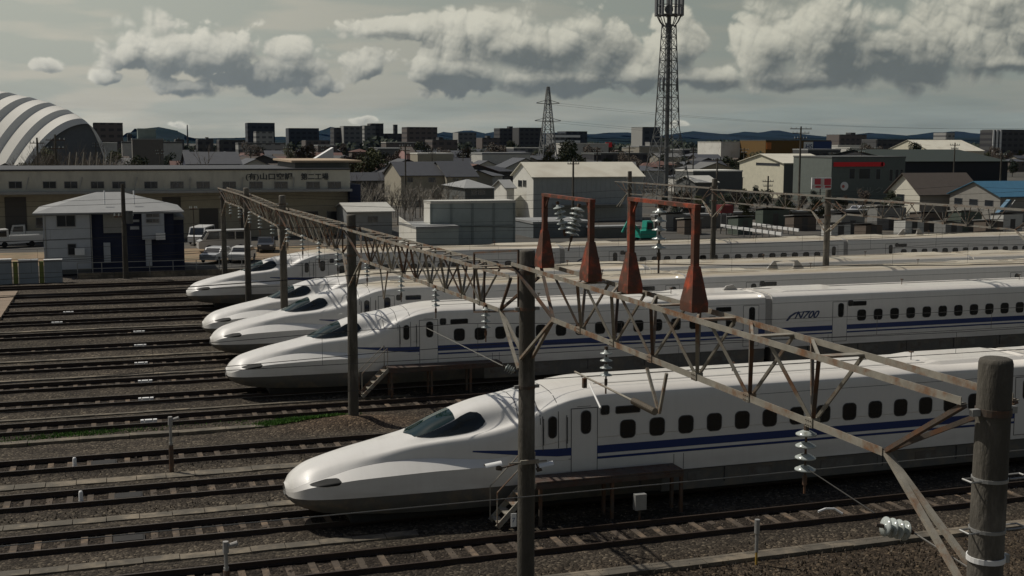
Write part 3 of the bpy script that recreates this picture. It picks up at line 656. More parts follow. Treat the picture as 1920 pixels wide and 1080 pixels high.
mb = MB(); mb.box((-.19, -.1, .42), (.19, .1, .92)); mb.build('box_body', GALV, t); mb = MB(); mb.tube((0, 0, -.05), (0, 0, .42), .04); mb.build('post', STEELD, t)

# ------------------------------------------------------------------ concrete poles and the long truss gantry
def pole(label, x, y, ztop, r0=.225, r1=.19, bands=(), cat='pole', steps=False, group='round concrete poles carrying the truss gantry', zb=-.3):
    t = thing('concrete_pole', label, cat, (x, y, 0), group=group)
    mb = MB(); n = 20; zs = [zb]+[ztop*i/14 for i in range(1, 14)]; 
    pr = [(r0+(r1-r0)*max(z, 0)/ztop, z) for z in zs]+[(r1, ztop-.06), (r1*.93, ztop-.015), (r1*.75, ztop), (0, ztop+.005)]
    mb.lathe(pr, 24); mb.build('shaft', CONC, t, smooth=True)
    for z in bands:
        mb = MB(); r = r0+(r1-r0)*z/ztop; mb.lathe([(r, z-.04), (r+.012, z-.04), (r+.012, z+.04), (r, z+.04)], 24); mb.build('band', STEELD, t)
        mb = MB(); mb.box((-r-.12, -.03, z-.04), (-r, .03, z+.04)); mb.box((r, -.03, z-.04), (r+.12, .03, z+.04)); mb.build('clamp', GALV, t)
    if steps:
        for z in steps:
            r = r0+(r1-r0)*z/ztop
            mb = MB(); mb.lathe([(r, z-.02), (r+.01, z-.02), (r+.01, z+.02), (r, z+.02)], 24)
            for sx in (-1, 1):
                mb.tube((sx*r, -.1, z), (sx*(r+.2), -.18, z+.03), .012, n=6); mb.tube((sx*r, .06, z), (sx*(r+.2), -.02, z+.03), .012, n=6); mb.tube((sx*(r+.2), -.18, z+.03), (sx*(r+.2), -.02, z+.03), .012, n=6)
            mb.build('step_iron', GALV, t)
    return t
PP = [(9.5, 11.09, 9.46), (9.6, 27.7, 9.25), (9.41, 49.5, 8.83)]
p3 = A(529, 366, 69.0); p4 = A(461.3, 352, 84.6); p5 = A(417.5, 358, 99.8)
PP += [tuple(p3), tuple(p4), tuple(p5)]
PL = ['thick concrete pole at the right edge, nearest the camera, with step irons', 'tall concrete pole in the middle foreground carrying two floodlights', 'concrete pole between the second train and its cab, standing on the mound',
      'concrete pole in front of the fourth train nose', 'slim concrete pole in front of the farthest train nose', 'farthest pole of the long gantry, left of the farthest train']
for i, (x, y, z) in enumerate(PP):
    pole(PL[i], x, y, z, bands=(z-1.45, z-.55, z-3.4) if i == 1 else ((z-.62,) if i == 0 else (z-.5, z-1.7)), steps=([8.05, 7.45] if i == 0 else False))
# white band round the near pole
def lerp(a, b, t): return a+(b-a)*t
def truss(label, a, b, zt, zb, n, w=.36, group='truss spans of the long gantry', ch=.085, br=.06, ends=True, mt=None):
    """a,b: (x,y) ends; zt,zb: (start,end) heights of the top chords and the bottom chord"""
    t = thing('gantry_truss', label, 'truss', (a[0], a[1], 0), group=group)
    A2 = Vector((0, 0, 0)); B2 = Vector((b[0]-a[0], b[1]-a[1], 0)); side = Vector((B2.y, -B2.x, 0)).normalized()
    L = B2.length
    def top(k, s): q = B2*k; return Vector((q.x, q.y, lerp(zt[0], zt[1], k)))+side*s*w
    def bot(k): q = B2*k; return Vector((q.x, q.y, lerp(zb[0], zb[1], k)))
    for s in (-1, 1): mb = MB(); mb.angle(top(0, s), top(1, s), ch*1.1); mb.build('top_chord', mt or STEEL, t)
    e = 1.0/n; k0 = .5*e if ends else 0
    kb0, kb1 = 1.05*e, 1-1.05*e
    mb = MB(); mb.angle(bot(kb0), bot(kb1), ch*1.3); mb.build('bottom_chord', mt or STEEL, t)
    mb1 = MB(); 
    for i in range(1, n):
        kb = (i+.0)*e
        if kb < kb0-1e-3 or kb > kb1+1e-3: continue
        for dk in (-.36, .36):
            k = kb+dk*e
            for s in (-1, 1):
                mb = MB(); mb.angle(bot(kb), top(k, s), br); mb.build('brace', mt or (STEEL if rnd.random() > .3 else STEELD), t)
        mb = MB(); mb.box(tuple(bot(kb)-Vector((.075, .09, .065))), tuple(bot(kb)+Vector((.065, .09, .075)))); mb.build('gusset', mt or STEEL, t)
        mb = MB()
        for dx in (-.04, 0, .04):
            for dz in (-.035, .035): mb.tube(tuple(bot(kb)+Vector((-.09, dx*1.5, dz))), tuple(bot(kb)+Vector((-.07, dx*1.5, dz))), .009, n=6)
        mb.build('bolts', STEELD, t, kind='stuff')
        mb = MB(); mb.bar(top(kb-.36*e, -1), top(kb-.36*e, 1), .16, .03); mb.build('tie_plate', STEEL, t)
        if i < n-1:
            mb = MB(); mb.bar(top(kb-.36*e, -1), top(kb+.36*e, 1), .04, .04); mb.build('lacing', STEEL, t)
    if ends:
        for (kb, ke) in ((kb0, 0), (kb1, 1)):
            for s in (-1, 1): mb = MB(); mb.bar(bot(kb), top(ke, s)+Vector((0, 0, -.05)), br*1.1, br); mb.build('end_brace', STEELD, t)
            q = bot(kb); d = bot(ke)+Vector((0, 0, -1.25 if L > 12 else -1.0))
            for s in (-.5, .5): mb = MB(); mb.bar(q, d+side*s*.3, .075, .06); mb.build('knee_brace', STEEL, t)
    return t
truss('nearest truss span, crossing the front two trains at the right', (9.5, 11.15), (9.55, 27.6), (8.97, 8.93), (7.88, 7.82), 9)
truss('second truss span, between the foreground pole and the mound pole', (9.55, 27.75), (9.42, 49.4), (8.6, 8.28), (7.55, 7.1), 12)
truss('third truss span, above the third train nose', (9.42, 49.6), (p3.x, 68.9), (8.28, 8.02), (7.1, 6.88), 11)
truss('fourth truss span, above the farthest train nose', (p3.x, 69.1), (p4.x, 84.5), (7.98, A(461, 365, 84.6).z), (6.88, A(461, 392, 84.6).z), 9)
truss('last truss span at the far left end of the gantry', (p4.x, 84.7), (p5.x, 99.7), (A(461, 365, 84.6).z, A(418, 352, 99.8).z), (A(461, 392, 84.6).z, A(418, 376, 99.8).z), 9)
# second gantry at the right, further along the trains
G2 = [(44.9, 69.0, A(1550, 355, 69).z), (44.7, 84.5, A(1336, 335, 84.5).z), (44.6, 100.5, 9.2), (45.0, 49.5, 8.9)]
for (x, y, z), lb in zip(G2, ('concrete pole with a red and white sign behind it, right of the orange frames', 'slim concrete pole standing before the windows of the farthest train', 'concrete pole at the far end of the right hand gantry below the lattice tower', 'concrete pole of the right hand gantry just outside the right edge')):
    pole(lb, x, y, z, bands=(z-.6, z-1.7), group='round concrete poles carrying the right hand gantry')
GG = 'truss spans of the right hand gantry'; TGREY = mat('truss_grey', (.20, .19, .165), .6, .2, 4, col2=(.14, .09, .06), c2amt=.4, c2scale=2)
truss('right hand truss span running off the right edge', (44.9, 68.9), (45.0, 49.6), (A(1575, 372, 68).z, A(1575, 372, 68).z+.2), (A(1576, 400, 68).z, A(1576, 400, 68).z+.1), 10, group=GG, ch=.075, br=.05, mt=TGREY)
truss('right hand truss span between the red sign pole and the slim pole', (44.9, 69.1), (44.7, 84.4), (A(1525, 368, 69.5).z, A(1345, 355, 84.5).z), (A(1520, 397, 69.5).z, A(1345, 377, 84.5).z), 9, group=GG, ch=.075, br=.05, mt=TGREY)
truss('grey truss span in front of the foot of the lattice tower', (44.7, 84.6), (44.6, 103), (A(1333, 353, 84.5).z, A(1178, 342, 100.5).z), (A(1333, 376, 84.5).z, A(1178, 364, 100.5).z), 10, group=GG, ch=.075, br=.05, mt=TGREY)

# insulators: a string of discs
mb = MB(); mb.lathe([(.02, .07), (.045, .06), (.05, .025), (.125, .0), (.13, -.015), (.06, -.012), (.05, -.03), (.02, -.04)], 20); DISC = mb.mesh('disc', PORC, True)
mb = MB(); mb.lathe([(.025, .05), (.06, .045), (.15, .0), (.155, -.02), (.06, -.01), (.03, -.05)], 20); DISCB = mb.mesh('disc', PORC, True)
def insulator(label, p, n, d=(0, 0, -1), pitch=.155, disc=DISC, sc=1.0, tail=.25, group='insulators hanging from the gantries', name='insulator'):
    t = thing(name, label, 'insulator', tuple(p), group=group); d = Vector(d).normalized(); t.rotation_euler = (-d).to_track_quat('Z', 'Y').to_euler()
    for i in range(n): link('disc', disc, t, (0, 0, -(.13+i*pitch)*sc), scale=sc)
    mb = MB(); mb.tube((0, 0, 0), (0, 0, -(.13+n*pitch+tail)*sc), .018*sc, n=6); mb.tube((0, 0, 0), (0, 0, -.08*sc), .04*sc, n=8); mb.tube((0, 0, -(.13+(n-.4)*pitch)*sc), (0, 0, -(.2+n*pitch)*sc), .035*sc, n=8); mb.build('rod', STEELD, t)
    return t
def gx(y): 
    P = [(11.09, 9.5), (27.7, 9.58), (49.5, 9.41), (69, p3.x), (84.6, p4.x), (99.8, p5.x)]; return float(np.interp(y, [a for a, b in P], [b for a, b in P]))
insulator('four disc porcelain insulator under the nearest truss, left of the right edge pole', (9.5, 14.95, 7.80), 4, pitch=.175, disc=DISCB, tail=.2)
insulator('four disc porcelain insulator under the nearest truss above the nearest train roof', (9.5, 22.45, 7.72), 4, pitch=.15)
for (px, y0, lb) in ((911, 571, 'just left of the tall foreground pole'), (817, 536, 'in front of the second train cab roof'), (752, 512, 'in front of the third train cab'), (688, 488, 'just right of the mound pole'),
        (633, 462, 'just left of the mound pole'), (598, 450, 'second left of the mound pole'), (567, 437, 'above the farthest train windows'), (539, 425, 'just right of the fourth pole'), (510, 412, 'just left of the fourth pole'), (487, 402, 'between the fourth and fifth poles'), (468, 394, 'just right of the fifth pole'), (449, 386, 'just left of the fifth pole'), (432, 380, 'nearest the far end of the gantry')):
    q = AX(px, y0, 9.45 if px > 600 else (9.2 if px > 500 else 8.7))
    insulator('hanging insulator string '+lb, (q.x, q.y, q.z), 4, pitch=.16 if px > 640 else .19, sc=1.0 if px > 640 else 1.15)
# ------------------------------------------------------------------ orange frames on the truss
def orange_frame(label, y0, y1, hb, zt, wb, zl, tilt=0):
    t = thing('orange_frame', label, 'frame', (9.5, (y0+y1)/2, 8.98)); yc = (y0+y1)/2
    for y, hh in ((y0-yc, hb[0]), (y1-yc, hb[1])):
        mb = MB(); w = wb/2; d = .155
        v = [(-d, y-w, 0), (d, y-w, 0), (d, y+w, 0), (-d, y+w, 0), (-d, y-w, .16), (d, y-w, .16), (d, y+w, .16), (-d, y+w, .16),
             (-.07, y-.08, hh), (.07, y-.08, hh), (.07, y+.08, hh), (-.07, y+.08, hh)]
        mb.add(v, [(3,2,1,0),(0,1,5,4),(1,2,6,5),(2,3,7,6),(3,0,4,7),(4,5,9,8),(5,6,10,9),(6,7,11,10),(7,4,8,11),(8,9,10,11)]); mb.build('pyramid_foot', ORANGE, t)
        mb = MB(); mb.box((-.055, y-.06, hh-.02), (.055, y+.06, zt)); mb.build('leg', ORANGE, t)
    mb = MB(); mb.box((-.06, y0-yc-.08, zt), (.06, y1-yc+.08, zt+.07)); mb.build('crossbar', SALMON if tilt else ORANGE, t)
    mb = MB()
    for y in (y0-yc, y1-yc):
        for dx, dy in ((-.1, -.18), (.1, -.18), (.1, .18), (-.1, .18)): mb.tube((dx, y+dy, .0), (dx, y+dy, .03), .02, n=6)
    mb.build('bolts', STEELD, t, kind='stuff')
    mb = MB(); mb.bar((0, y0-yc+.02, zt-.3), (0, y0-yc+.28, zt+.01), .03); mb.bar((0, y1-yc-.02, zt-.3), (0, y1-yc-.28, zt+.01), .03); mb.build('corner_stay', ORANGE, t)
    return t
ya, yb, yc2, yd = 26.2, 23.35, 21.3, 18.6
zA = AX(1066, 374, 9.5).z-8.98; zB = AX(1240, 383, 9.5).z-8.98
orange_frame('faded orange steel frame on the truss just right of the tall foreground pole', yb, ya, (.82, .86), zA, .50, 1)
orange_frame('larger red orange steel frame on the truss, holding one vertical insulator', yd, yc2, (.78, .78), zB, .46, 0)
q = AX(1045, 378, 9.5); insulator('dark insulator string slanting down inside the left orange frame', (9.5, q.y, q.z), 5, (.26, 0, -1), .12, DISC, 1.0, .05, None)
q = AX(1086, 382, 9.5); insulator('pale insulator string slanting the other way inside the left orange frame', (9.5, q.y, q.z), 6, (-.24, 0, -1), .105, DISCB, 1.0, .28, None)
q = AX(1237, 383, 9.5); insulator('vertical five disc insulator string hung inside the right orange frame', (9.5, q.y, q.z), 5, (0, 0, -1), .155, DISC, 1.05, .3, None)
# strain insulators
q = A(1712, 998, 12.8); t = insulator('horizontal four disc glass insulator tied to the right edge pole by a stay', q, 4, (-1, .1, .26), .115, DISCB, .85, .05, None)
mb = MB(); mb.path([q, Vector((9.45, 11.2, 6.9))], .012); o = mb.build('stay_wire', WIREL); tag(o, 'short stay wire from the glass insulator to the right edge pole', 'wire')
q2 = AX(968, 699, 9.45); insulator('small grey strain insulator on the left side of the tall foreground pole', q2, 4, (-.75, .35, .42), .07, DISC, .8, .05, None)
mb = MB(); mb.path([q2+Vector((-.25, .12, .14)), A(800, 615, 33)], .014); o = mb.build('stay_rod', WIREL); tag(o, 'thin pale stay running up left from the tall foreground pole across the second train', 'rod')
t = thing('cantilever_arm', 'rusty tilted arm with a ribbed brown rod insulator hanging under the nearest truss', 'bracket', (9.5, 19.9, 7.0))
c0 = t.location; a = AX(1078, 697, 9.0)-c0; b = AX(1188, 752, 9.2)-c0; c = AX(1228, 772, 9.3)-c0; e = AX(1236, 775, 9.5)-c0
mb = MB(); mb.tube(a, b, .022); mb.build('tube', STEEL, t)
mb = MB(); n = 12
for i in range(n): mb.tube(b.lerp(c, i/n), b.lerp(c, (i+.5)/n), .07, .05, 12); mb.tube(b.lerp(c, (i+.5)/n), b.lerp(c, (i+1)/n), .05, .07, 12)
mb.build('rod_insulator', PORCB, t)
mb = MB(); mb.bar(AX(1213, 690, 9.5)-c0, e, .05); mb.bar(AX(1250, 700, 9.5)-c0, e, .05); mb.build('drop_bracket', STEEL, t)
mb = MB(); mb.tube(AX(1105, 720, 9)-c0, AX(1126, 765, 8.9)-c0, .02); mb.build('registration_arm', WHITEP, t)
mb = MB(); mb.box(tuple(AX(1096, 718, 9)-c0-Vector((.04, .04, .1))), tuple(AX(1096, 718, 9)-c0+Vector((.04, .04, .1)))); mb.build('clamp', STEELD, t)
# V drop bracket in second span
t = thing('drop_bracket', 'thin V shaped steel bracket hanging from the second truss span', 'bracket', (9.45, 35, 7))
c0 = t.location; e = AX(720, 560, 9.45)-c0
mb = MB(); mb.bar(AX(713, 505, 9.45)-c0, e, .05); mb.bar(AX(727, 508, 9.45)-c0, e, .05); mb.build('rod', STEEL, t)
# dark rectangular frame left of the middle pole
t = thing('service_frame', 'dark rectangular steel frame fixed on the left of the tall foreground pole', 'frame', (9.55, 28.1, 0))
X = 9.55; P = lambda px, py: AX(px, py, X)-t.location
for (a, b) in (((889, 474), (972, 470)), ((889, 504), (972, 503)), ((889, 585), (972, 583)), ((889, 474), (889, 585)), ((908, 504), (908, 585)), ((972, 470), (972, 583))):
    mb = MB(); mb.bar(P(*a), P(*b), .05); mb.build('bar', STEELD, t)
# floodlights on the middle pole
t = thing('floodlight_bracket', 'pair of white hooded floodlights clamped either side of the tall foreground pole', 'floodlight', (9.6, 27.7, 0))
z0 = A(980, 862, 27.7).z; mb = MB(); mb.tube((-.55, -.25, z0), (.45, -.25, z0), .022); mb.box((-.24, -.27, z0-.05), (.24, -.22, z0+.05)); mb.build('crossarm', STEEL, t)
for px in (925, 1022):
    q = A(px, 872, 27.45)-t.location; sg = -1 if px < 960 else 1
    mb = MB(); v = []
    for i in range(7):
        a = math.radians(-80+i*160/6); v += [(q.x+sg*.02-.2, q.y+math.sin(a)*.1, q.z+math.cos(a)*.09-.05), (q.x+.2, q.y+math.sin(a)*.1, q.z+math.cos(a)*.09-.02*0)]
    mb.add(v, [(2*i, 2*i+1, 2*i+3, 2*i+2) for i in range(6)]); mb.build('lamp_hood', WHITEP, t, smooth=True)
    mb = MB(); mb.tube((q.x-sg*.1, q.y, q.z-.07), (q.x-sg*.22, q.y+.02, q.z-.12), .07, .05, 12); mb.build('lamp_body', STEELD, t)
    mb = MB(); mb.tube((q.x-sg*.18, q.y, q.z-.1), (sg*.24, -.05, z0-.08), .02); mb.build('lamp_arm', STEELD, t)
t = link('pole_tag', None, None, tuple(A(963, 975, 27.46)), label='small white number plate on the tall foreground pole', category='plate')
mb = MB(); mb.box((-.07, -.015, -.17), (.07, .0, .17)); mb.build('plate', WHITEP, t); textmesh('7', .16, STRIPE, t, Matrix.Translation((-.045, -.018, -.05)) @ FACE, 'lettering', 0, .002)
# white band on right pole
t = link('pole_collar', None, None, (9.5, 11.09, AX(1850, 1046, 9.5).z), label='white strap collar near the foot of the right edge pole', category='strap')
mb = MB(); mb.lathe([(.205, -.03), (.218, -.03), (.218, .03), (.205, .03)], 24); mb.build('strap', WHITEP, t); mb = MB(); mb.box((.2, -.05, -.08), (.3, .02, .02)); mb.build('buckle', GALV, t)
q = A(1555, 957, 14); mb = MB(); mb.path([q+Vector((-.18, 0, 0)), q+Vector((-.06, 0, .03)), q+Vector((.08, 0, .015)), q+Vector((.18, -.05, -.05))], .016, 8); o = mb.build('wire_guard', WHITEP); tag(o, 'small curved white wire guard above the nearest track', 'wire guard')
# ------------------------------------------------------------------ overhead wires
def wire(Y, z, x0, x1, r, mt, label, sag=0.0, group='overhead wires along the tracks'):
    n = 24; pts = [Vector((lerp(x0, x1, i/n), Y, z-sag*4*((((lerp(x0, x1, i/n)-9.5) % 35)/35)*(1-((lerp(x0, x1, i/n)-9.5) % 35)/35)))) for i in range(n+1)]
    mb = MB(); mb.path(pts, r); o = mb.build('overhead_wire', mt); tag(o, label, 'wire', group); return o
wire(21.1, 5.15, -20, 60, .011, WIREL, 'pale contact wire crossing low in front of the nearest train')
for k, z, lb in (('E', 5.05, 'nearest track'), ('D', 5.0, 'nearest train'), ('G', 5.1, 'second train'), ('I', 5.1, 'third train'), ('J', 5.1, 'fourth train'), ('M', 5.1, 'farthest train')):
    wire(TR[k]-.1, z, -16, 75, .011, WIRE, 'thin dark contact wire above the '+lb)
    o = wire(TR[k]-.1, z+1.15, -16, 75, .010, WIRE, 'thin sagging carrier wire above the '+lb, .45)
    mb = MB()
    for i in range(18):
        x = -14+i*5.0; u = ((x-9.5) % 35)/35; mb.tube((x, TR[k]-.1, z), (x, TR[k]-.1, z+1.15-1.8*u*(1-u)), .007, n=4, caps=False)
    mb.build('droppers', WIRE, o, kind='stuff')
for (y, z, lb) in ((27.7, 9.0, 'tall foreground pole'), (49.5, 8.5, 'mound pole'), (49.5, 7.7, 'lower arm of the mound pole'), (69.0, 8.3, 'fourth pole'), (84.6, 8.0, 'fifth pole'), (99.8, 7.6, 'farthest gantry pole')):
    wire(y-.3, z, -30, 95, .012, WIRE, 'thin feeder wire strung along the yard at the '+lb, .5, 'feeder wires along the pole lines')
mb = MB(); mb.path([AX(1515, 880, 9.5), A(1640, 962, 12)], .008); o = mb.build('jumper_wire', WIRE); tag(o, 'fine jumper wire from the hanging insulator toward the glass insulator', 'wire')

# ------------------------------------------------------------------ signal posts and small things in the yard
def spost(label, x, y, h, kind=0):
    t = thing('signal_post', label, 'post', (x, y, 0)); mb = MB(); mb.tube((0, 0, -.05), (0, 0, h*.5), .085, .085, 10); mb.build('lower_pipe', STEELD, t)
    mb = MB(); mb.tube((0, 0, h*.5), (0, 0, h-.12), .05, .05, 10); mb.tube((0, 0, h*.5), (0, 0, h*.5+.08), .07, .07, 10); mb.build('upper_pipe', GALV, t)
    mb = MB(); mb.tube((0, 0, h-.3), (0, 0, h), .085, .075, 10); mb.tube((.05, -.02, h-.12), (.3, -.06, h-.06), .05, .075, 10); mb.build('lamp_head', BELLOW, t)
spost('slim grey lamp post standing between the two empty tracks left of the nearest train', 1.72, 43.9, 2.05)
spost('grey lamp post cut off by the bottom edge at left', 2.5, 31.0, 1.55)
t = thing('low_box', 'low pale box beside the lamp post at the bottom edge', 'box', (2.15, 30.9, 0)); mb = MB(); mb.box((-.25, -.2, 0), (.3, .2, .45)); mb.build('box_body', GALV, t); mb = MB(); mb.box((-.28, -.23, .45), (.33, .23, .48)); mb.build('lid', WHITEP, t)
t = thing('marker_post', 'slim post with grey top and yellow foot at the lower right', 'post', (17.0, 29.1, 0))
mb = MB(); mb.tube((0, 0, -.3), (0, 0, .35), .035, n=8); mb.build('yellow_foot', mat('post_yellow', (.42, .27, .05), .7), t); mb = MB(); mb.tube((0, 0, .35), (0, 0, .9), .05, n=10); mb.tube((0, 0, .9), (0, 0, 1.3), .075, n=10); mb.build('grey_top', GALV, t)
# grass: blades scattered on the mound and along the kerb
def grass(name, label_pts, n, mt):
    mb = MB()
    for (cx, cy, sx, sy2, k) in label_pts:
        for i in range(k):
            x = rnd.gauss(cx, sx); y = rnd.gauss(cy, sy2); z = float(zbal(np.array([[x]]), np.array([[y]]))[0, 0]) if 0 else .02+math.exp(-((x-8.9)/2.6)**2-((y-49.3)/1.0)**2)*.38
            h = rnd.uniform(.04, .13); a = rnd.uniform(0, math.pi); w = .035; dx, dy = math.cos(a)*w, math.sin(a)*w
            mb.add([(x-dx, y-dy, z), (x+dx, y+dy, z), (x+rnd.uniform(-.05, .05), y+rnd.uniform(-.05, .05), z+h)], [(0, 1, 2)])
    return mb.build(name, mt, kind='stuff')
g = grass('grass', [(7.5, 50.3, .7, .26, 9000), (6.6, 50.0, .6, .2, 1800), (-1.6, 50.75, 1.2, .2, 1500), (-4.4, 50.2, .9, .25, 600), (4, 50.9, 3, .22, 250)], 0, GRASS)
g = grass('weeds', [(22, 27.6, 8, 1.2, 2600), (14, 27.9, 4, 1.0, 800)], 0, mat('weed_brown', (.085, .068, .048), .9, .4, 3))
g = grass('dry_weeds', [(0, 39.6, 6, .25, 300), (1, 44.6, 6, .2, 300)], 0, mat('weed_brown', (.12, .085, .055), .9, .4, 3))
# loose ballast stones near the camera
v, f = [], []
mb = MB()
for i in range(9000):
    x = rnd.uniform(-4, 30); y = rnd.choice([rnd.uniform(28, 40.5), rnd.uniform(38, 47)]); d = float(np.min(np.abs(TY-y)))
    r = rnd.uniform(.02, .045); z = .035 if .9 < d < 1.7 else .0
    if d < .85: z = .012
    a = rnd.uniform(0, 6.28); p = [(x+r*math.cos(a+k*2.09)*rnd.uniform(.7, 1.2), y+r*math.sin(a+k*2.09)*rnd.uniform(.7, 1.2), z-.01) for k in range(3)]
    mb.add(p+[(x+rnd.uniform(-.01, .01), y, z+r*rnd.uniform(.7, 1.2))], [(0, 1, 3), (1, 2, 3), (2, 0, 3)], rnd.choice([0, 0, 1]))
mb.build('loose_stones', [mat('stone_brown', (.12, .10, .08), .9, .3, 30), mat('stone_pale', (.19, .16, .125), .9, .3, 30)], kind='stuff')
#__BACKGROUND__
# ================================================================== BACKGROUND
def cm(name, c, r=.8, v=.12, **k): return mat(name, c, r, v, k.pop('scale', 1.2), k.pop('bump', 0), **k)
WGLASS = mat('window_glass', (.025, .03, .035), .12, spec=.6); FRAME = mat('window_frame', (.22, .22, .22), .5)
def window(parent, x0, x1, z0, z1, Y, nx=2, name='window'):
    """frame with panes on a wall facing -Y (coordinates relative to the parent)"""
    mb = MB(); mb.box((x0-.05, Y-.05, z0-.05), (x1+.05, Y+.02, z0)); mb.box((x0-.05, Y-.05, z1), (x1+.05, Y+.02, z1+.05)); mb.box((x0-.05, Y-.048, z0), (x0, Y+.02, z1)); mb.box((x1, Y-.048, z0), (x1+.05, Y+.02, z1))
    for i in range(1, nx): q = lerp(x0, x1, i/nx); mb.box((q-.025, Y-.046, z0), (q+.025, Y+.02, z1))
    f = mb.build(name, FRAME, parent); mb = MB(); mb.box((x0, Y-.02, z0), (x1, Y+.01, z1)); mb.build('pane', WGLASS, f)
    return f
def window_l(parent, y0, y1, z0, z1, X):
    mb = MB(); mb.box((X-.05, y0-.05, z0-.05), (X+.02, y1+.05, z0)); mb.box((X-.05, y0-.05, z1), (X+.02, y1+.05, z1+.05)); mb.box((X-.048, y0-.05, z0), (X+.02, y0, z1)); mb.box((X-.048, y1, z0), (X+.02, y1+.05, z1))
    f = mb.build('window', FRAME, parent); mb = MB(); mb.box((X-.02, y0, z0), (X+.01, y1, z1)); mb.build('pane', WGLASS, f)
def building(label, cat, Y, pxl, pxr, ye, yr=None, pxb=None, D=None, wall=None, roof=None, kind='gx', over=.35, name='building', win=(), winl=(), nx=2, group=None):
    """front wall on the plane Y between two photo columns, eaves at row ye, ridge at row yr; pxb = column of the back left corner"""
    X0 = A(pxl, ye, Y).x; X1 = A(pxr, ye, Y).x; ze = A((pxl+pxr)/2, ye, Y).z
    if pxb is not None: D = max(2.0, AX(pxb, 300, X0).y-Y) if abs(X0) > 1 else 12
    W = X1-X0; cx = (X0+X1)/2
    if kind in ('gx', 'hip'): zr = A((pxl+pxr)/2, yr, Y+D/2).z
    elif kind == 'gy': zr = A((pxl+pxr)/2, yr, Y).z
    else: zr = ze
    t = thing(name, label, cat, (cx, Y, 0), group=group); w = W/2
    mb = MB(); mb.box((-w, 0, -.3), (w, D, ze)); 
    if kind == 'gx':
        for s in (-w, w): mb.add([(s, 0, ze), (s, D, ze), (s, D/2, zr)], [(0, 1, 2)])
    if kind == 'gy':
        for s in (0, D): mb.add([(-w, s, ze), (w, s, ze), (0, s, zr)], [(0, 1, 2)])
    mb.build('wall', wall, t)
    o = over; th = .12; sl_ = (zr-ze)
    if kind == 'gx':
        k = sl_/(D/2)*o
        for (ya, yb) in ((-o, D/2), (D+o, D/2)):
            za = ze-k; mb = MB(); mb.prism([(-w-o, ya, za), (-w-o, yb, zr), (-w-o, yb, zr+th), (-w-o, ya, za+th)], (W+2*o, 0, 0)); mb.build('roof', roof, t)
    elif kind == 'gy':
        k = sl_/w*o
        for (xa, xb) in ((-w-o, 0), (w+o, 0)):
            za = ze-k; mb = MB(); mb.prism([(xa, -o, za), (xb, -o, zr), (xb, -o, zr+th), (xa, -o, za+th)], (0, D+2*o, 0)); mb.build('roof', roof, t)
    elif kind == 'hip':
        h = min(w, D/2)*.92; v = [(-w-o, -o, ze), (w+o, -o, ze), (w+o, D+o, ze), (-w-o, D+o, ze), (-w+h, D/2, zr), (w-h, D/2, zr)]
        mb = MB(); mb.add(v, [(0, 1, 5, 4), (1, 2, 5), (2, 3, 4, 5), (3, 0, 4), (3, 2, 1, 0)]); mb.build('roof', roof, t)
        mb = MB(); mb.box((-w-o, -o-.02, ze-.16), (w+o, -o, ze-.005)); mb.build('fascia', roof, t)
    else:
        mb = MB(); mb.box((-w-.08, -.08, ze+.003), (w+.08, D+.08, ze+.28)); mb.build('roof', roof, t)
    for (a, b, c, d) in win:
        p = A(a, b, Y); q = A(c, d, Y); window(t, p.x-cx, q.x-cx, q.z, p.z, 0, nx)
    for (a, b, c, d) in winl:
        p = AX(a, b, X0); q = AX(c, d, X0); window_l(t, q.y-Y, p.y-Y, q.z, p.z, -w)
    return t, X0, X1, ze, zr, D
BEIGE = cm('wall_beige', (.50, .49, .42), .85, .1, col2=(.40, .39, .34), c2amt=.4, c2scale=.4, stretch=(1, 1, .3))
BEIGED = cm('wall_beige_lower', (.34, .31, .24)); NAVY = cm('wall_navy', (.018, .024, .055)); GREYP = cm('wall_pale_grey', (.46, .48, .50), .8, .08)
CREAM = cm('wall_cream', (.62, .59, .46)); WHITEW = cm('wall_white', (.70, .69, .63), .8, .06, col2=(.55, .53, .47), c2amt=.35, c2scale=.3); TEALG = cm('wall_teal_grey', (.33, .37, .355), .7, .1); DGREY = cm('wall_dark_grey', (.11, .115, .11))
GREENG = cm('wall_green_grey', (.13, .15, .135)); ROOFG = cm('roof_grey', (.27, .275, .27), .7, .12, scale=.8); ROOFD = cm('roof_dark', (.045, .047, .052), .6, .2); ROOFB = cm('roof_brown', (.085, .068, .055)); ROOFW = cm('roof_cream', (.66, .63, .52), .6, .08, col2=(.56, .52, .42), c2amt=.4, c2scale=.3)
ROOFBL = cm('roof_blue', (.04, .13, .21), .5, .12); ROOFP = cm('roof_pale', (.5, .49, .44), .6); TANR = cm('roof_tan', (.42, .32, .22)); DOORD = cm('door_dark', (.075, .07, .065), .8, .1)
# --- long warehouse
YW = 150.0
x0 = A(-160, 320, YW).x; x1 = A(656, 320, YW).x; zt = A(300, 320, YW).z; zl = A(300, 357, YW).z; cx = (x0+x1)/2
t = thing('warehouse', 'long low beige warehouse behind the hipped house with writing on its upper wall', 'warehouse', (cx, YW, 0))
def R(px, py, Y=YW): p = A(px, py, Y); return p.x-cx, p.z
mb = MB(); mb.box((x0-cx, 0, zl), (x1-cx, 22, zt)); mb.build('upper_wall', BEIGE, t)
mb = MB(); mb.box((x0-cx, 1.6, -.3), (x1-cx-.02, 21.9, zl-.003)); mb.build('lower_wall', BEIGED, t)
mb = MB(); mb.box((x0-cx-.1, -.12, zt+.003), (x1-cx+.1, 22.1, zt+.2)); mb.build('roof', ROOFD, t)
mb = MB(); mb.box((x0-cx, -.9, zl-.3), (x1-cx+.1, -.004, zl+.0)); mb.build('canopy', ROOFG, t)
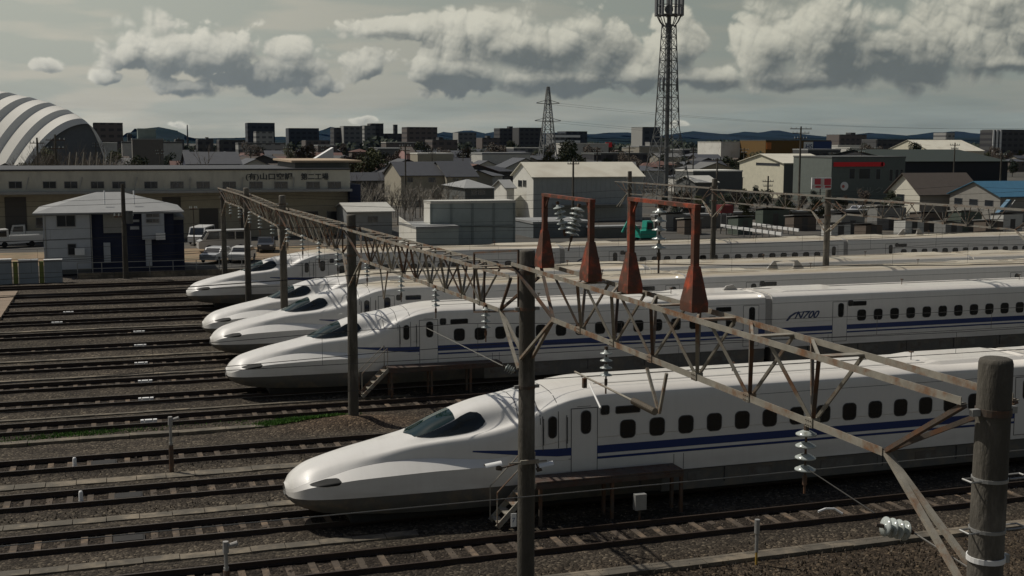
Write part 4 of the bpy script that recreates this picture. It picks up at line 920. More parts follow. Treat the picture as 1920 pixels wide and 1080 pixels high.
for px in (29, 93, 133, 183, 223, 283, 332, 381, 430, 480, 527, 587, 627): (a, b), (c, d) = R(px-12, 345), R(px+12, 356.5); window(t, a, c, d+.25, b+.25, 0, 2)
for px in (52, 152, 255, 355, 453, 549): (a, b), (c, d) = R(px+2, 332), R(px-(3 if px < 300 else 0), 355); mb = MB(); mb.tube((a, -.1, b), (c, -.25, d), .06, n=6); mb.build('downpipe', GALV, t)
for (pa, pb, ya) in ((6, 50, 371), (305, 342, 371), (375, 412, 392), (453, 472, 365)): (a, b), (c, d) = R(pa, ya), R(pb, 440); mb = MB(); mb.box((a, 1.5, -.1), (c, 1.62, b)); mb.build('shutter_door', DOORD, t)
for (pa, pb, ya, yb) in ((66, 80, 410, 428), (577, 600, 398, 412), (617, 638, 398, 425)): (a, b), (c, d) = R(pa, ya), R(pb, yb); window(t, a, c, d, b, 1.58, 1)
LET = mat('sign_letters', (.03, .035, .04), .6)
for tx, pl, w in (('(有)山口空調', 460, 88), ('第二工場', 564, 52)):
    (a, b) = R(pl, 336); n = len(tx); o = textmesh(tx, 1.0, LET, t, Matrix.Translation((a, -.04, b)) @ FACE, 'sign_lettering', 0, .02, .022)
    wd = max(v.co.x for v in o.data.vertices); sc = (R(pl+w, 336)[0]-a)/wd; o.matrix_local = Matrix.Translation((a, -.04, b)) @ FACE @ Matrix.Diagonal((sc, .85, 1, 1))
mb = MB(); mb.box((x1-cx+.003, .3, -.3), (x1-cx+1.4, 21, zl+.5)); mb.build('navy_end_bay', NAVY, t)
(a, b) = R(551, 318); (c, d) = R(684, 306)
mb = MB(); mb.box((a, 2, zt+.9), (c, 20, zt+1.15)); mb.build('roof_deck', TANR, t); mb = MB(); mb.box((a+.5, 2.5, zt+.2), (c-1.5, 19, zt+.9)); mb.build('roof_house', DGREY, t)
# --- hipped house
YH = 113.0
t, X0, X1, ze, zr, D = building('two storey pale grey house with a low hipped roof and navy recesses', 'house', YH, 82, 325, 397, 360, D=9.5, wall=NAVY, roof=ROOFG, kind='hip', over=.9, name='hipped_house')
cx = (X0+X1)/2
def HB(pa, ya, pb, yb, dy0, dy1, m_, nm):
    p = A(pa, ya, YH); q = A(pb, yb, YH); mb = MB(); mb.box((p.x-cx, dy0, q.z), (q.x-cx, dy1, p.z)); return mb.build(nm, m_, t)
HB(80, 397, 172, 503, -.55, -.003, GREYP, 'front_wall'); HB(265, 398, 308, 447, -.9, -.003, GREYP, 'bay'); HB(272, 447, 285, 497, -.7, -.5, GREYP, 'pillar')
HB(193, 401, 233, 436, -.25, -.003, cm('panel_beige', (.30, .30, .28)), 'balcony_panel'); HB(194, 455, 208, 492, -.2, -.003, GREYP, 'door_panel'); HB(118, 503, 172, 512, -.5, -.3, DGREY, 'plinth')
HB(244, 412, 261, 416, -.1, -.003, GREYP, 'shelf'); HB(244, 424, 261, 430, -.1, -.003, GREYP, 'shelf')
for (a, b, c, d, y_) in ((107, 404, 141, 423, -.58), (128, 457, 143, 476, -.58), (274, 400, 297, 405, -.93), (274, 410, 297, 415, -.93)):
    p = A(a, b, YH); q = A(c, d, YH); window(t, p.x-cx, q.x-cx, q.z, p.z, y_, 2 if c-a > 20 else 1)
for px in (196, 251): p = A(px, 378, YH+1.5); mb = MB(); mb.tube((p.x-cx, p.y-YH-.9, p.z-.2), (p.x-cx, p.y-YH-.3, p.z+1.0), .06, n=6); mb.build('vent_pipe', WHITEP, t)
for (a, b) in ((150, 470), (300, 441)):
    p = A(a, b, YH); mb = MB(); y_ = -.78 if a < 200 else -1.15; mb.box((p.x-cx-.4, y_-.28, p.z-.3), (p.x-cx+.4, y_, p.z+.3)); mb.build('air_conditioner', WHITEP, t)
for px in (84, 170): p = A(px, 400, YH); mb = MB(); mb.tube((p.x-cx, -.6, 0), (p.x-cx, -.6, p.z), .05, n=6); mb.build('downpipe', GALV, t)
t, *_ = building('dark flat roofed garage wing right of the hipped house', 'garage', YH+1, 309, 344, 412, D=7, wall=NAVY, roof=ROOFG, kind='flat', name='garage')
t, *_ = building('grey shed with a small pitched roof behind the second gantry pole', 'shed', 143, 655, 735, 397, 381, D=9, wall=cm('wall_mid_grey', (.24, .25, .25)), roof=ROOFP, kind='gx', name='shed', win=((690, 406, 708, 416),))
# white block wall at the far left
t = thing('block_wall', 'row of pale blue grey wall blocks with white tops at the left edge', 'wall', (0, 107.2, 0))
for (pa, pb) in ((-30, 22), (34, 72), (82, 117)):
    p = A(pa, 487, 107.2); q = A(pb, 520, 107.2); mb = MB(); mb.box((p.x, 0, -.1), (q.x, .5, p.z-.12)); mb.build('block', cm('block_blue_grey', (.24, .275, .30)), t); mb = MB(); mb.box((p.x-.03, -.05, p.z-.115), (q.x+.03, .55, p.z)); mb.build('cap', WHITEP, t)
for px in (28, 77):
    p = A(px, 491, 107.2); mb = MB(); mb.box((p.x-.17, .1, -.1), (p.x+.17, .4, p.z)); mb.build('yellow_green_post', cm('post_green', (.17, .20, .05)), t)
# fence behind the tracks
t = thing('yard_fence', 'low grey yard fence with rails between the tracks and the hipped house', 'fence', (0, 110.6, 0))
for i in range(34):
    x = -3+i*2.0; mb = MB(); mb.tube((x, 0, -.1), (x, 0, 1.25), .035, n=6); mb.build('post', GALV, t)
for z in (1.22, .7): mb = MB(); mb.box((-3, -.02, z-.03), (63, .02, z+.03)); mb.build('rail', GALV, t)
t = thing('kerb_wall', 'low concrete kerb wall running behind the rearmost track', 'wall', (0, 109.6, 0)); 
for i in range(26): mb = MB(); mb.box((-3+i*3+.02, 0, -.1), (0+i*3-.02, .25, .42)); mb.build('kerb_stone', TROUGH, t)
# --- teal sheds and white warehouse in the middle
PAN = cm('panel_rib', (.22, .25, .24))
t, X0, X1, ze, zr, D = building('large teal grey panelled container shed with a pale roof edge', 'shed', 133, 808, 966, 381, pxb=795, wall=TEALG, roof=ROOFP, kind='flat', name='panel_shed')
cx = (X0+X1)/2
for px in (808, 846, 886, 926, 964): p = A(px, 400, 133); mb = MB(); mb.box((p.x-cx-.12, -.1, -.1), (p.x-cx+.12, -.003, ze)); mb.build('column', PAN, t)
p = A(850, 424, 133); mb = MB(); mb.box((X0-cx, -.09, p.z-.15), (X1-cx, -.103, p.z+.1)); mb.build('girt', PAN, t)
mb = MB(); mb.box((X0-cx-.05, .0, 0), (X0-cx-.003, D, ze)); mb.build('white_end_wall', WHITEW, t)
t, X0, X1, ze, zr, D = building('low teal lean to with a white left end wall in front of the panel shed', 'shed', 129.5, 781, 860, 429, pxb=748, wall=TEALG, roof=ROOFG, kind='flat', name='lean_to')
mb = MB(); cx = (X0+X1)/2; mb.add([(X0-cx-.06, 0, 0), (X0-cx-.06, D, 0), (X0-cx-.06, D, ze+.9), (X0-cx-.06, 0, ze+.1), (X0-cx-.003, 0, 0), (X0-cx-.003, D, 0), (X0-cx-.003, D, ze+.9), (X0-cx-.003, 0, ze+.1)], [(3,2,1,0),(4,5,6,7),(0,1,5,4),(1,2,6,5),(2,3,7,6),(3,0,4,7)]); mb.build('white_end_wall', WHITEW, t)
t, X0, X1, ze, zr, D = building('big white gabled warehouse with a cream roof in the middle', 'warehouse', 168, 1000, 1205, 331, 305, pxb=962, wall=WHITEW, roof=ROOFW, kind='gx', name='warehouse', win=((1021, 341, 1043, 352), (1086, 341, 1108, 352), (1152, 341, 1174, 352)), winl=((972, 338, 979, 350), (981, 338, 987, 350)))
cx = (X0+X1)/2; mb = MB(); mb.box((X0-cx+.02, -.06, -.1), (X1-cx, -.004, ze)); mb.build('grey_front_cladding', cm('cladding_grey', (.33, .35, .345), .7, .08), t)  # shade on the front of the white building, put into a grey sheet
mb = MB(); mb.box((X0-cx+3, -1.8, A(1100, 382, 168).z-.12), (X1-cx-3, -.063, A(1100, 382, 168).z)); mb.build('canopy', ROOFG, t)
for i in range(22): x = lerp(X0-cx+.6, X1-cx-.6, i/21); mb = MB(); mb.box((x-.025, -.085, 0), (x+.025, -.0605, ze-.1)); mb.build('cladding_rib', cm('cladding_grey', (.22, .235, .23)), t)
building('white lean to with a sloping roof left of the big white warehouse', 'shed', 172, 950, 964, 352, 338, pxb=927, wall=WHITEW, roof=ROOFG, kind='gx', name='lean_to')
building('low grey flat roofed store in front of the white warehouse gable', 'shed', 140, 1000, 1110, 419, D=8, wall=cm('wall_slate', (.13, .145, .15)), roof=ROOFG, kind='flat', name='store')
building('low dark slate wall block behind the orange frames', 'wall', 138, 1110, 1200, 428, D=2, wall=DGREY, roof=ROOFG, kind='flat', name='block_wall')
building('grey block wall right of the green machine', 'wall', 150, 1228, 1372, 405, D=1.2, wall=cm('wall_block', (.16, .155, .14)), roof=ROOFG, kind='flat', name='block_wall')
building('long dark brown wall below the cream warehouse', 'wall', 165, 1375, 1660, 398, D=1, wall=cm('wall_brown', (.10, .088, .075)), roof=ROOFG, kind='flat', name='block_wall')
# --- right hand buildings
building('pale carport with a long white roof right of the lattice tower', 'carport', 215, 1300, 1392, 322, D=8, wall=DGREY, roof=WHITEW, kind='flat', name='carport')
building('grey shed with a domed roof behind the carport', 'shed', 200, 1305, 1345, 342, 330, D=8, wall=DGREY, roof=ROOFP, kind='gx', name='shed')
t, X0, X1, ze, zr, D = building('cream gabled warehouse left of the grey shop with the red stripe', 'warehouse', 225, 1470, 1562, 306, 289, pxb=1387, wall=CREAM, roof=ROOFW, kind='gx', name='warehouse', winl=((1414, 355, 1420, 366), (1418, 305, 1462, 311)))
cx = (X0+X1)/2; mb = MB(); mb.box((X0-cx+.05, -.06, 0), (X1-cx, -.004, ze-.2)); mb.build('grey_front_cladding', DGREY, t)  # dark sheet gives the cream front its shade as a colour
t, X0, X1, ze, zr, D = building('dark green grey shop with a red stripe sign along its parapet', 'shop', 205, 1560, 1698, 296, D=14, wall=GREENG, roof=DGREY, kind='flat', name='shop', win=((1593, 316, 1602, 335), (1611, 316, 1631, 335), (1643, 317, 1650, 336), (1668, 318, 1673, 339), (1679, 318, 1684, 339), (1688, 318, 1692, 339)), nx=1)
cx = (X0+X1)/2
p = A(1563, 304, 205); q = A(1654, 312, 205); RED = mat('sign_red', (.78, .02, .03), .5); mb = MB(); mb.box((p.x-cx, -.25, q.z), (q.x-cx, -.003, p.z)); mb.lathe([(0, 0)], 3)
mb.v = mb.v[:8]; mb.tube((q.x-cx, -.25, (p.z+q.z)/2), (q.x-cx, -.003, (p.z+q.z)/2), (p.z-q.z)/2, n=16); mb.build('red_stripe_sign', RED, t)
p = A(1582.5, 349, 205); mb = MB(); mb.tube((p.x-cx, -.2, p.z), (p.x-cx, -.003, p.z), .85, n=20); o = mb.build('round_sign', WHITEP, t); mb = MB(); mb.tube((p.x-cx-.3, -.22, p.z-.05), (p.x-cx-.3, -.203, p.z-.05), .32, n=14); mb.build('round_emblem', mat('emblem_red', (.5, .15, .12), .6), t)
p = A(1602, 362, 205); q = A(1655, 350, 205); o = textmesh('ピルク', 1.0, mat('letters_faint', (.24, .25, .22), .6), t, Matrix(), 'sign_lettering', 0, .04); wd = max(v.co.x for v in o.data.vertices); ht = max(v.co.y for v in o.data.vertices)
o.matrix_local = Matrix.Translation((p.x-cx, -.05, p.z)) @ FACE @ Matrix.Diagonal(((q.x-p.x)/wd, (q.z-p.z)/ht, 1, 1))
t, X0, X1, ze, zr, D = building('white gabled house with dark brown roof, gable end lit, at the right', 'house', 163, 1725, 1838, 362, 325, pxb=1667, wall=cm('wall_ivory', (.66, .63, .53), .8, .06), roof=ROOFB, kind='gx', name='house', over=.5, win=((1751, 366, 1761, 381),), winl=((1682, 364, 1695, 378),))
cx = (X0+X1)/2; mb = MB(); mb.box((X0-cx+.02, -.05, 0), (X1-cx, -.004, ze-.1)); mb.build('front_wall', cm('wall_grey_brown', (.24, .225, .20)), t)  # shaded front painted grey brown over the ivory wall
building('grey gabled workshop with a blue metal roof at the right edge', 'workshop', 150, 1876, 1990, 368, 340, pxb=1784, wall=cm('wall_warm_grey', (.25, .24, .215)), roof=ROOFBL, kind='gx', name='workshop', winl=((1790, 371, 1804, 383), (1818, 373, 1833, 385), (1847, 375, 1862, 387)))
t = thing('steel_stairs', 'blue sloping stair and truss beside the blue roofed workshop', 'stairs', (A(1860, 380, 148).x, 148, 0)); p = A(1888, 375, 148); q = A(1845, 424, 148); cx = t.location.x
mb = MB(); mb.bar((p.x-cx, -.5, p.z), (q.x-cx, -.5, q.z), .8, .35); mb.build('stair_flight', ROOFBL, t); mb = MB(); mb.bar((p.x-cx+1, -.6, p.z), (q.x-cx+1.5, -.6, q.z), .1); mb.build('handrail', GALV, t)
building('very large dark hall with a green edged roof behind the white house', 'hall', 255, 1690, 1890, 303, 281, D=40, wall=cm('wall_black', (.02, .022, .026)), roof=cm('roof_black_green', (.018, .028, .022)), kind='gx', name='hall')
building('white roofed hall standing behind the dark hall', 'hall', 420, 1745, 1845, 283, 263, D=30, wall=CREAM, roof=ROOFW, kind='gx', name='hall')
building('long white building at the foot of the hills right of the tower', 'building', 430, 1352, 1436, 267, D=20, wall=WHITEW, roof=ROOFP, kind='flat', name='building')
t, X0, X1, ze, zr, D = building('long dark game hall with orange band and a blue panel', 'building', 410, 1436, 1558, 264, D=20, wall=cm('wall_dark_orange', (.15, .085, .02)), roof=DGREY, kind='flat', name='building')
cx = (X0+X1)/2
for (pa, ya, pb, yb, mm, nm) in ((1437, 267, 1445, 280, mat('panel_orange', (.5, .16, .03), .6), 'orange_panel'), (1507, 266, 1523, 284, WHITEP, 'white_panel'), (1525, 265, 1558, 284, mat('panel_blue', (.03, .06, .17), .6), 'blue_panel')):
    p = A(pa, ya, 410); q = A(pb, yb, 410); mb = MB(); mb.box((p.x-cx, -.4, q.z), (q.x-cx, -.003, p.z)); mb.build(nm, mm, t)
p = A(1509, 282, 410); textmesh('HS', 2.6, STRIPE, t, Matrix.Translation((p.x-cx, -.45, p.z+.6)) @ FACE, 'sign_lettering', 0, .03)
# red and white sign board
t = thing('sign_board', 'red and white roadside sign board beside the right hand gantry pole', 'sign', (A(1540, 343, 160).x, 160, 0)); cx = t.location.x
p = A(1522, 333, 160); q = A(1558, 354, 160); mb = MB(); mb.box((p.x-cx, -.1, q.z), (q.x-cx, .1, p.z)); mb.build('board', WHITEP, t)
for (a, b, c, d) in ((1527, 335, 1538, 346), (1545, 335, 1557, 347), (1528, 348.5, 1538, 352), (1546, 348.5, 1557, 352)):
    u = A(a, b, 160); v_ = A(c, d, 160); mb = MB(); mb.box((u.x-cx, -.13, v_.z), (v_.x-cx, -.103, u.z)); mb.build('red_panel', mat('sign_pink_red', (.55, .05, .07), .5), t)
for (a, b, c, d) in ((1523, 347, 1527, 352), (1539, 336, 1543, 351), (1530, 347, 1536, 348.2), (1547, 347.2, 1555, 348.2)):
    u = A(a, b, 160); v_ = A(c, d, 160); mb = MB(); mb.box((u.x-cx, -.15, v_.z), (v_.x-cx, -.134, u.z)); mb.build('mark', mat('sign_cream', (.7, .55, .5), .5), t)
mb = MB(); mb.tube((0, .25, -.1), (0, .25, p.z), .12, n=8); mb.build('post', DGREY, t)
# --- mid houses
H2 = [('long dark tiled house row with beige upper walls behind the bare trees', 215, 752, 832, 329, 304), ('second dark tiled house joined to the long row', 213, 838, 895, 331, 303), ('dark house with a grey lean to roof left of the white warehouse', 195, 872, 925, 352, 336),
      ('dark roofed shed above the warehouse roof line at left', 185, 352, 450, 308, 286), ('white framed building with a green roof box above the warehouse', 300, 248, 306, 262, None)]
for i, (lb, Y, a, b, ye, yr) in enumerate(H2):
    if yr: building(lb, 'house', Y, a, b, ye, yr, D=14, wall=[BEIGED, BEIGED, DGREY, NAVY][i], roof=[ROOFD, ROOFD, ROOFG, ROOFD][i], kind='gx' if i != 2 else 'hip', name='house', win=((a+12, ye+4, a+22, ye+12), (b-28, ye+4, b-16, ye+12)) if i != 3 else ())
    else: building(lb, 'building', Y, a, b, ye, D=14, wall=cm('wall_taupe', (.15, .14, .125)), roof=ROOFG, kind='flat', name='building')
t, X0, X1, ze, zr, D = building('green grey roof house on top of the framed building', 'building', 304, 258, 292, 243, D=8, wall=cm('wall_sage', (.2, .24, .22)), roof=cm('roof_sage', (.25, .3, .27)), kind='flat', name='roof_house')
t = thing('sunlit_gable', 'tiny bright white triangular gable above the warehouse roof', 'gable', tuple(A(616, 299, 260))); mb = MB(); mb.prism([(-3.2, 0, 0), (1.1, 0, 0), (1.1, 0, 2.6)], (0, 3, 0)); mb.build('gable_wall', WHITEP, t)
mb = MB(); mb.box((-3.2, .1, -t.location.z), (1.1, 3, -.003)); mb.build('wall', BEIGED, t)
building('pink walled house with white end between the dark roofs', 'house', 330, 762, 778, 288, 276, D=10, wall=cm('wall_pink', (.42, .26, .24)), roof=ROOFB, kind='gx', name='house')
building('long low building with a thin white roof edge above the dark house row', 'building', 300, 783, 850, 289, D=8, wall=BEIGED, roof=WHITEW, kind='flat', name='building')

# --- skyline blocks
def floors_mat(name, c, c2, fh=3.2, fw_=4.0):
    mt = bpy.data.materials.new(name); mt.use_nodes = True; t = mt.node_tree; b = t.nodes['Principled BSDF']; b.inputs['Roughness'].default_value = .7
    g = t.nodes.new('ShaderNodeNewGeometry'); s = t.nodes.new('ShaderNodeSeparateXYZ'); t.links.new(g.outputs['Position'], s.inputs[0])
    def fr(o, d, th):
        a = t.nodes.new('ShaderNodeMath'); a.operation = 'DIVIDE'; t.links.new(o, a.inputs[0]); a.inputs[1].default_value = d
        f = t.nodes.new('ShaderNodeMath'); f.operation = 'FRACT'; t.links.new(a.outputs[0], f.inputs[0]); l = t.nodes.new('ShaderNodeMath'); l.operation = 'LESS_THAN'; t.links.new(f.outputs[0], l.inputs[0]); l.inputs[1].default_value = th; return l.outputs[0]
    a = fr(s.outputs[2], fh, .42); d = fr(s.outputs[0], fw_, .6); m_ = t.nodes.new('ShaderNodeMath'); m_.operation = 'MULTIPLY'; t.links.new(a, m_.inputs[0]); t.links.new(d, m_.inputs[1])
    x = t.nodes.new('ShaderNodeMix'); x.data_type = 'RGBA'; t.links.new(m_.outputs[0], x.inputs[0]); x.inputs[6].default_value = (*c, 1); x.inputs[7].default_value = (*c2, 1); t.links.new(x.outputs[2], b.inputs['Base Color']); return mt
SKM = [floors_mat('block_navy', (.045, .055, .07), (.02, .025, .035)), floors_mat('block_brown', (.13, .11, .10), (.06, .055, .055)), floors_mat('block_grey', (.16, .165, .165), (.07, .075, .08)), floors_mat('block_pale', (.32, .32, .30), (.12, .12, .12)), floors_mat('block_dark', (.07, .07, .07), (.03, .03, .035))]
SB = [(175, 230, 231, 650, 1, 'brown apartment block right beside the arched dome'), (465, 515, 231, 800, 0, 'tall dark navy office block, leftmost tall one on the skyline'), (481, 513, 247, 780, 3, 'pale narrow block standing in front of the dark navy office block'),
 (542, 598, 241, 850, 0, 'broad dark navy block right of the pale narrow one'), (574, 618, 264, 700, 1, 'low brown block at the foot of the broad navy block'), (627, 648, 240, 850, 4, 'dark left half of the twin grey tower pair'), (645, 679, 237, 840, 2, 'grey right half of the twin tower pair'),
 (684, 704, 236, 900, 2, 'grey stepped tower, lower left part'), (697, 719, 232, 905, 4, 'dark stepped tower, taller right part'), (728, 760, 251, 900, 4, 'low dark block with a chimney stack'), (764, 820, 239, 780, 1, 'broad brown slab block in the middle of the skyline'),
 (812, 858, 263, 600, 1, 'low tan block right of the broad slab'), (860, 893, 249, 900, 2, 'small grey twin block left of the pylon'), (905, 938, 259, 850, 1, 'low brown block just left of the pylon'), (938, 976, 241, 900, 4, 'dark wide block immediately left of the pylon'), (974, 1018, 240, 860, 4, 'dark wide block immediately behind the pylon'),
 (1062, 1101, 247, 700, 0, 'dark block with white balcony bands right of the pylon'), (1206, 1238, 239, 620, 0, 'dark block with a lit cream left side beside the lattice tower'), (1575, 1625, 253, 700, 1, 'brown block above the shop with the red stripe'),
 (1645, 1700, 262, 620, 4, 'low dark block at the right of the brown one'), (1775, 1790, 249, 800, 3, 'small white rooftop block on the horizon at right'), (1878, 1960, 244, 560, 4, 'dark block with white vertical stripes at the right edge'), (240, 247, 252, 700, 4, 'narrow dark block beside the brown apartment block'),
 (330, 345, 262, 700, 4, 'tiny dark block left of the thin radio mast'), (372, 400, 262, 600, 4, 'small dark roof block right of the thin radio mast'), (412, 460, 263, 640, 4, 'dark low block left of the navy office block')]
for (a, b, yt, Y, mi, lb) in SB:
    t, X0, X1, ze, zr, D = building(lb, 'building', Y, a, b, yt, D=16, wall=SKM[mi], roof=DGREY, kind='flat', name='city_block')
    w = (X1-X0)/2
    if rnd.random() < .35: mb = MB(); u = rnd.uniform(-.5, .3)*w; mb.box((u, 4, ze+.29), (u+w*.35, 10, ze+rnd.uniform(1, 2.2))); mb.build('roof_plant', SKM[4], t)
    mb = MB(); mb.box((-w-.3, 0.5, 0), (-w-.003, 15.5, ze)); mb.build('side_wall', SKM[3] if mi in (2, 3) or 'cream left' in lb or 'stripes' in lb else SKM[mi], t)  # some left sides paler: sunlight on that side put into the colour
    if 'white balcony' in lb:
        for k in range(4): mb = MB(); z = ze-2.5-k*3.6*.9; mb.box((-w-9, -.6, z-1.0), (w*.3, -.003, z+.4)); mb.build('balcony', WHITEP, t)
        mb = MB(); mb.box((-w-9, 0, 0), (-w-.31, 12, ze-1)); mb.build('left_wing', SKM[2], t)
    if 'stripes' in lb:
        for k in range(3): mb = MB(); mb.box((-w-6+k*2.4, -.5, 0), (-w-4.9+k*2.4, -.003, ze)); mb.build('white_stripe', WHITEP, t)
        mb = MB(); mb.box((-w-6.2, 0, 0), (-w-.31, 10, ze-.1)); mb.build('left_wing', SKM[4], t)
    if 'chimney' in lb: mb = MB(); mb.box((-w*.2, 3, ze+.29), (w*.2, 7, ze+7)); mb.build('chimney', SKM[4], t)
t = thing('radio_mast', 'thin lone radio mast on the horizon at left', 'mast', tuple(A(352, 268, 1200).to_3d() * 1)); t.location.z = 0; mb = MB(); h = A(352, 234, 1200).z; mb.tube((0, 0, 0), (0, 0, h), 1.0, .5, n=6); mb.build('shaft', SKM[4], t)
t = thing('red_billboard', 'small vivid red billboard between the pylon and the tower', 'billboard', (A(1142, 270, 520).x, 520, 0)); p = A(1137, 267, 520); q = A(1148, 276, 520); w = (q.x-p.x)/2
mb = MB(); mb.box((-w, 0, q.z), (w, .6, p.z)); mb.build('board', RED, t); mb = MB(); mb.tube((0, .9, 0), (0, .9, p.z-.3), .3, n=6); mb.build('post', DGREY, t)

# --- mountains
def ridge(name, Y, pts, colr):
    mb = MB(); v = []; n = len(pts)
    M_ = mat('hill_hazed_forest_'+name, colr, 1.0, .3, .004, spec=0.0, col2=(colr[0]*.7, colr[1]*.8, colr[2]*.7), c2amt=.5, c2scale=.001)  # bluish tint puts part of the distance haze into the hill colour
    top = [A(px, py, Y) for px, py in pts]
    for k, (dy, kz) in enumerate(((-1500, -.02), (-900, .35), (-400, .72), (0, 1), (600, .6), (1400, .0))):
        for i, p in enumerate(top): v.append((p.x+rnd.uniform(-40, 40), Y+dy+rnd.uniform(-80, 80), max(-1, p.z*kz*(1+rnd.uniform(-.1, .1)*(kz not in (0, 1)))) if kz < 1 else p.z))
    mb.add(v, [(r*n+i, r*n+i+1, (r+1)*n+i+1, (r+1)*n+i) for r in range(5) for i in range(n-1)]); mb.build('hill', M_, kind='structure', smooth=True)
def ridge_pts(seed, x0, x1, base, peaks):
    r = np.random.default_rng(seed); xs = np.arange(x0, x1, 7.0); y = np.full(len(xs), float(base)); peaks = [(p, h*1.25, w) for p, h, w in peaks]
    for (px, h, w) in peaks: y -= h*np.exp(-np.abs((xs-px)/w)**1.5)
    nz = np.convolve(r.normal(size=len(xs)+6), np.ones(4)/4, 'same')[3:-3]; return list(zip(xs, y-nz*1.3))
ridge('far', 8800, ridge_pts(1, -500, 2500, 256, [(620, 13, 26), (660, 7, 30), (875, 9, 18), (835, 8, 14), (925, 7, 20), (1040, 6, 60), (1130, 3, 40), (1165, 5, 30), (1300, 8, 30), (1350, 3, 30), (1450, 9, 34), (1400, 5, 24), (1640, 5, 40), (1760, 6, 40), (1800, 5, 30), (1920, 9, 40), (2050, 10, 80), (340, -1, 60), (400, -2, 60)]), (.020, .030, .038))
ridge('near', 5200, ridge_pts(2, -500, 2500, 263, [(300, 18, 34), (262, 12, 24), (430, 3, 50), (820, 3, 60), (1080, 4, 60), (1240, 4, 40), (1500, 3, 50), (1700, 4, 60), (1880, 6, 50)]), (.022, .032, .036))

# --- lattice tower
def lattice(t, h, w0, w1, hs, mt, r=.1, kink=None):
    def wd(z): return np.interp(z, [0, kink[0], h], [w0, kink[1], w1]) if kink else lerp(w0, w1, z/h)
    for sx, sy in ((-1, -1), (1, -1), (1, 1), (-1, 1)):
        mb = MB(); zs = [0]+([kink[0]] if kink else [])+[h]
        for a, b in zip(zs[:-1], zs[1:]): mb.tube((sx*wd(a)/2, sy*wd(a)/2, a), (sx*wd(b)/2, sy*wd(b)/2, b), r*1.3, r, 6)
        mb.build('leg', mt, t)
    z = 0; k = 0
    while z < h-.5:
        z2 = min(h, z+hs*(wd(z)/w0*.6+.4))
        for (ax, ay, bx, by) in ((-1, -1, 1, -1), (1, -1, 1, 1), (1, 1, -1, 1), (-1, 1, -1, -1)):
            a, b = wd(z)/2, wd(z2)/2
            mb = MB(); mb.bar((ax*b, ay*b, z2), (bx*b, by*b, z2), r*1.1); mb.build('ring_bar', mt, t)
            p, q = ((ax*a, ay*a, z), (bx*b, by*b, z2)); mb = MB(); mb.bar(p, q, r*.8); mb.build('diagonal', mt, t)
            p, q = ((bx*a, by*a, z), (ax*b, ay*b, z2)); mb = MB(); mb.bar(p, q, r*.8); mb.build('diagonal', mt, t)
        z = z2; k += 1
TOW = mat('tower_steel', (.12, .125, .125), .6, .15, 2)
YT = 200; t = thing('lattice_tower', 'tall grey lattice mobile phone tower with a cup shaped antenna head', 'tower', (A(1264, 250, YT).x, YT+3, 0))
hT = A(1258, 44, YT+3).z; lattice(t, hT, 7.6, 1.9, 3.6, TOW, .09, (A(1256, 238, YT).z, 3.3))
mb = MB(); mb.tube((0, 0, 0), (0, 0, hT+5.5), .42, .38, 12); mb.build('central_tube', TOW, t)
for i in range(10):
    a = 2*math.pi*i/10; c, s = math.cos(a), math.sin(a); mb = MB(); mb.path([(c*1.0, s*1.0, hT-.6), (c*1.7, s*1.7, hT+.3), (c*2.35, s*2.35, hT+1.6)], .09, 6); mb.build('bracket', TOW, t)
    mb = MB(); mb.box((c*2.45-.2, s*2.45-.16, hT+1.3), (c*2.45+.2, s*2.45+.16, hT+4.6)); mb.build('antenna_panel', mat('antenna_grey', (.20, .205, .21), .6), t)
for z in (hT+1.5, hT+3.2): mb = MB(); mb.lathe([(2.2, z-.06), (2.35, z-.06), (2.35, z+.06), (2.2, z+.06)], 20); mb.build('platform_ring', TOW, t)
mb = MB(); mb.lathe([(0, hT+1.45), (2.2, hT+1.45), (2.2, hT+1.5), (0, hT+1.5)], 16); mb.build('platform', TOW, t)
mb = MB(); mb.tube((-.6, -.9, hT+2.4), (-.6, -1.3, hT+2.4), .8, .8, 18); mb.build('dish', TOW, t)
zm = A(1245, 158, YT).z
for dx, dy in ((-2.0, -.8), (-1.5, -1.2), (1.5, -.6)):
    mb = MB(); mb.box((dx-.12, dy-.1, zm-1.2), (dx+.12, dy+.1, zm+1.3)); mb.build('antenna_panel', mat('antenna_grey', (.20, .205, .21), .6), t); mb = MB(); mb.tube((dx, dy, zm), (0, 0, zm), .06, n=6); mb.build('bracket', TOW, t)
# pylon
YP = 430; t = thing('pylon', 'distant grey transmission pylon with two crossarms', 'pylon', (A(1027, 260, YP).x, YP, 0)); hP = A(1027, 163, YP).z
lattice(t, hP, 6.4, .8, 4.5, mat('pylon_steel', (.22, .225, .22), .6), .17)
for py, w in ((195, 4.6), (228, 5.2)):
    z = A(1027, py, YP).z
    for s in (-1, 1): mb = MB(); mb.bar((0, 0, z), (s*w, 0, z+.3), .25); mb.bar((0, 0, z+1.6), (s*w, 0, z+.4), .18); mb.build('crossarm', mat('pylon_steel', (.2, .2, .2), .6), t)
t2 = MB(); 
for k, (py, w) in enumerate(((195, 4.6), (195, -4.6), (228, 5.2), (228, -5.2))):
    z = A(1027, py, YP).z+.3; x = t.location.x+w; mb = MB(); mb.path([Vector((x, YP, z))+Vector((1, .12, 0))*s-Vector((0, 0, 1))*8*(1-(2*s/400-1)**2) for s in range(0, 401, 20)], .04, 4); o = mb.build('power_line', WIRE); tag(o, ['upper right', 'upper left', 'lower right', 'lower left'][k]+' power line running right from the distant pylon', 'wire', 'power lines strung from the pylon')
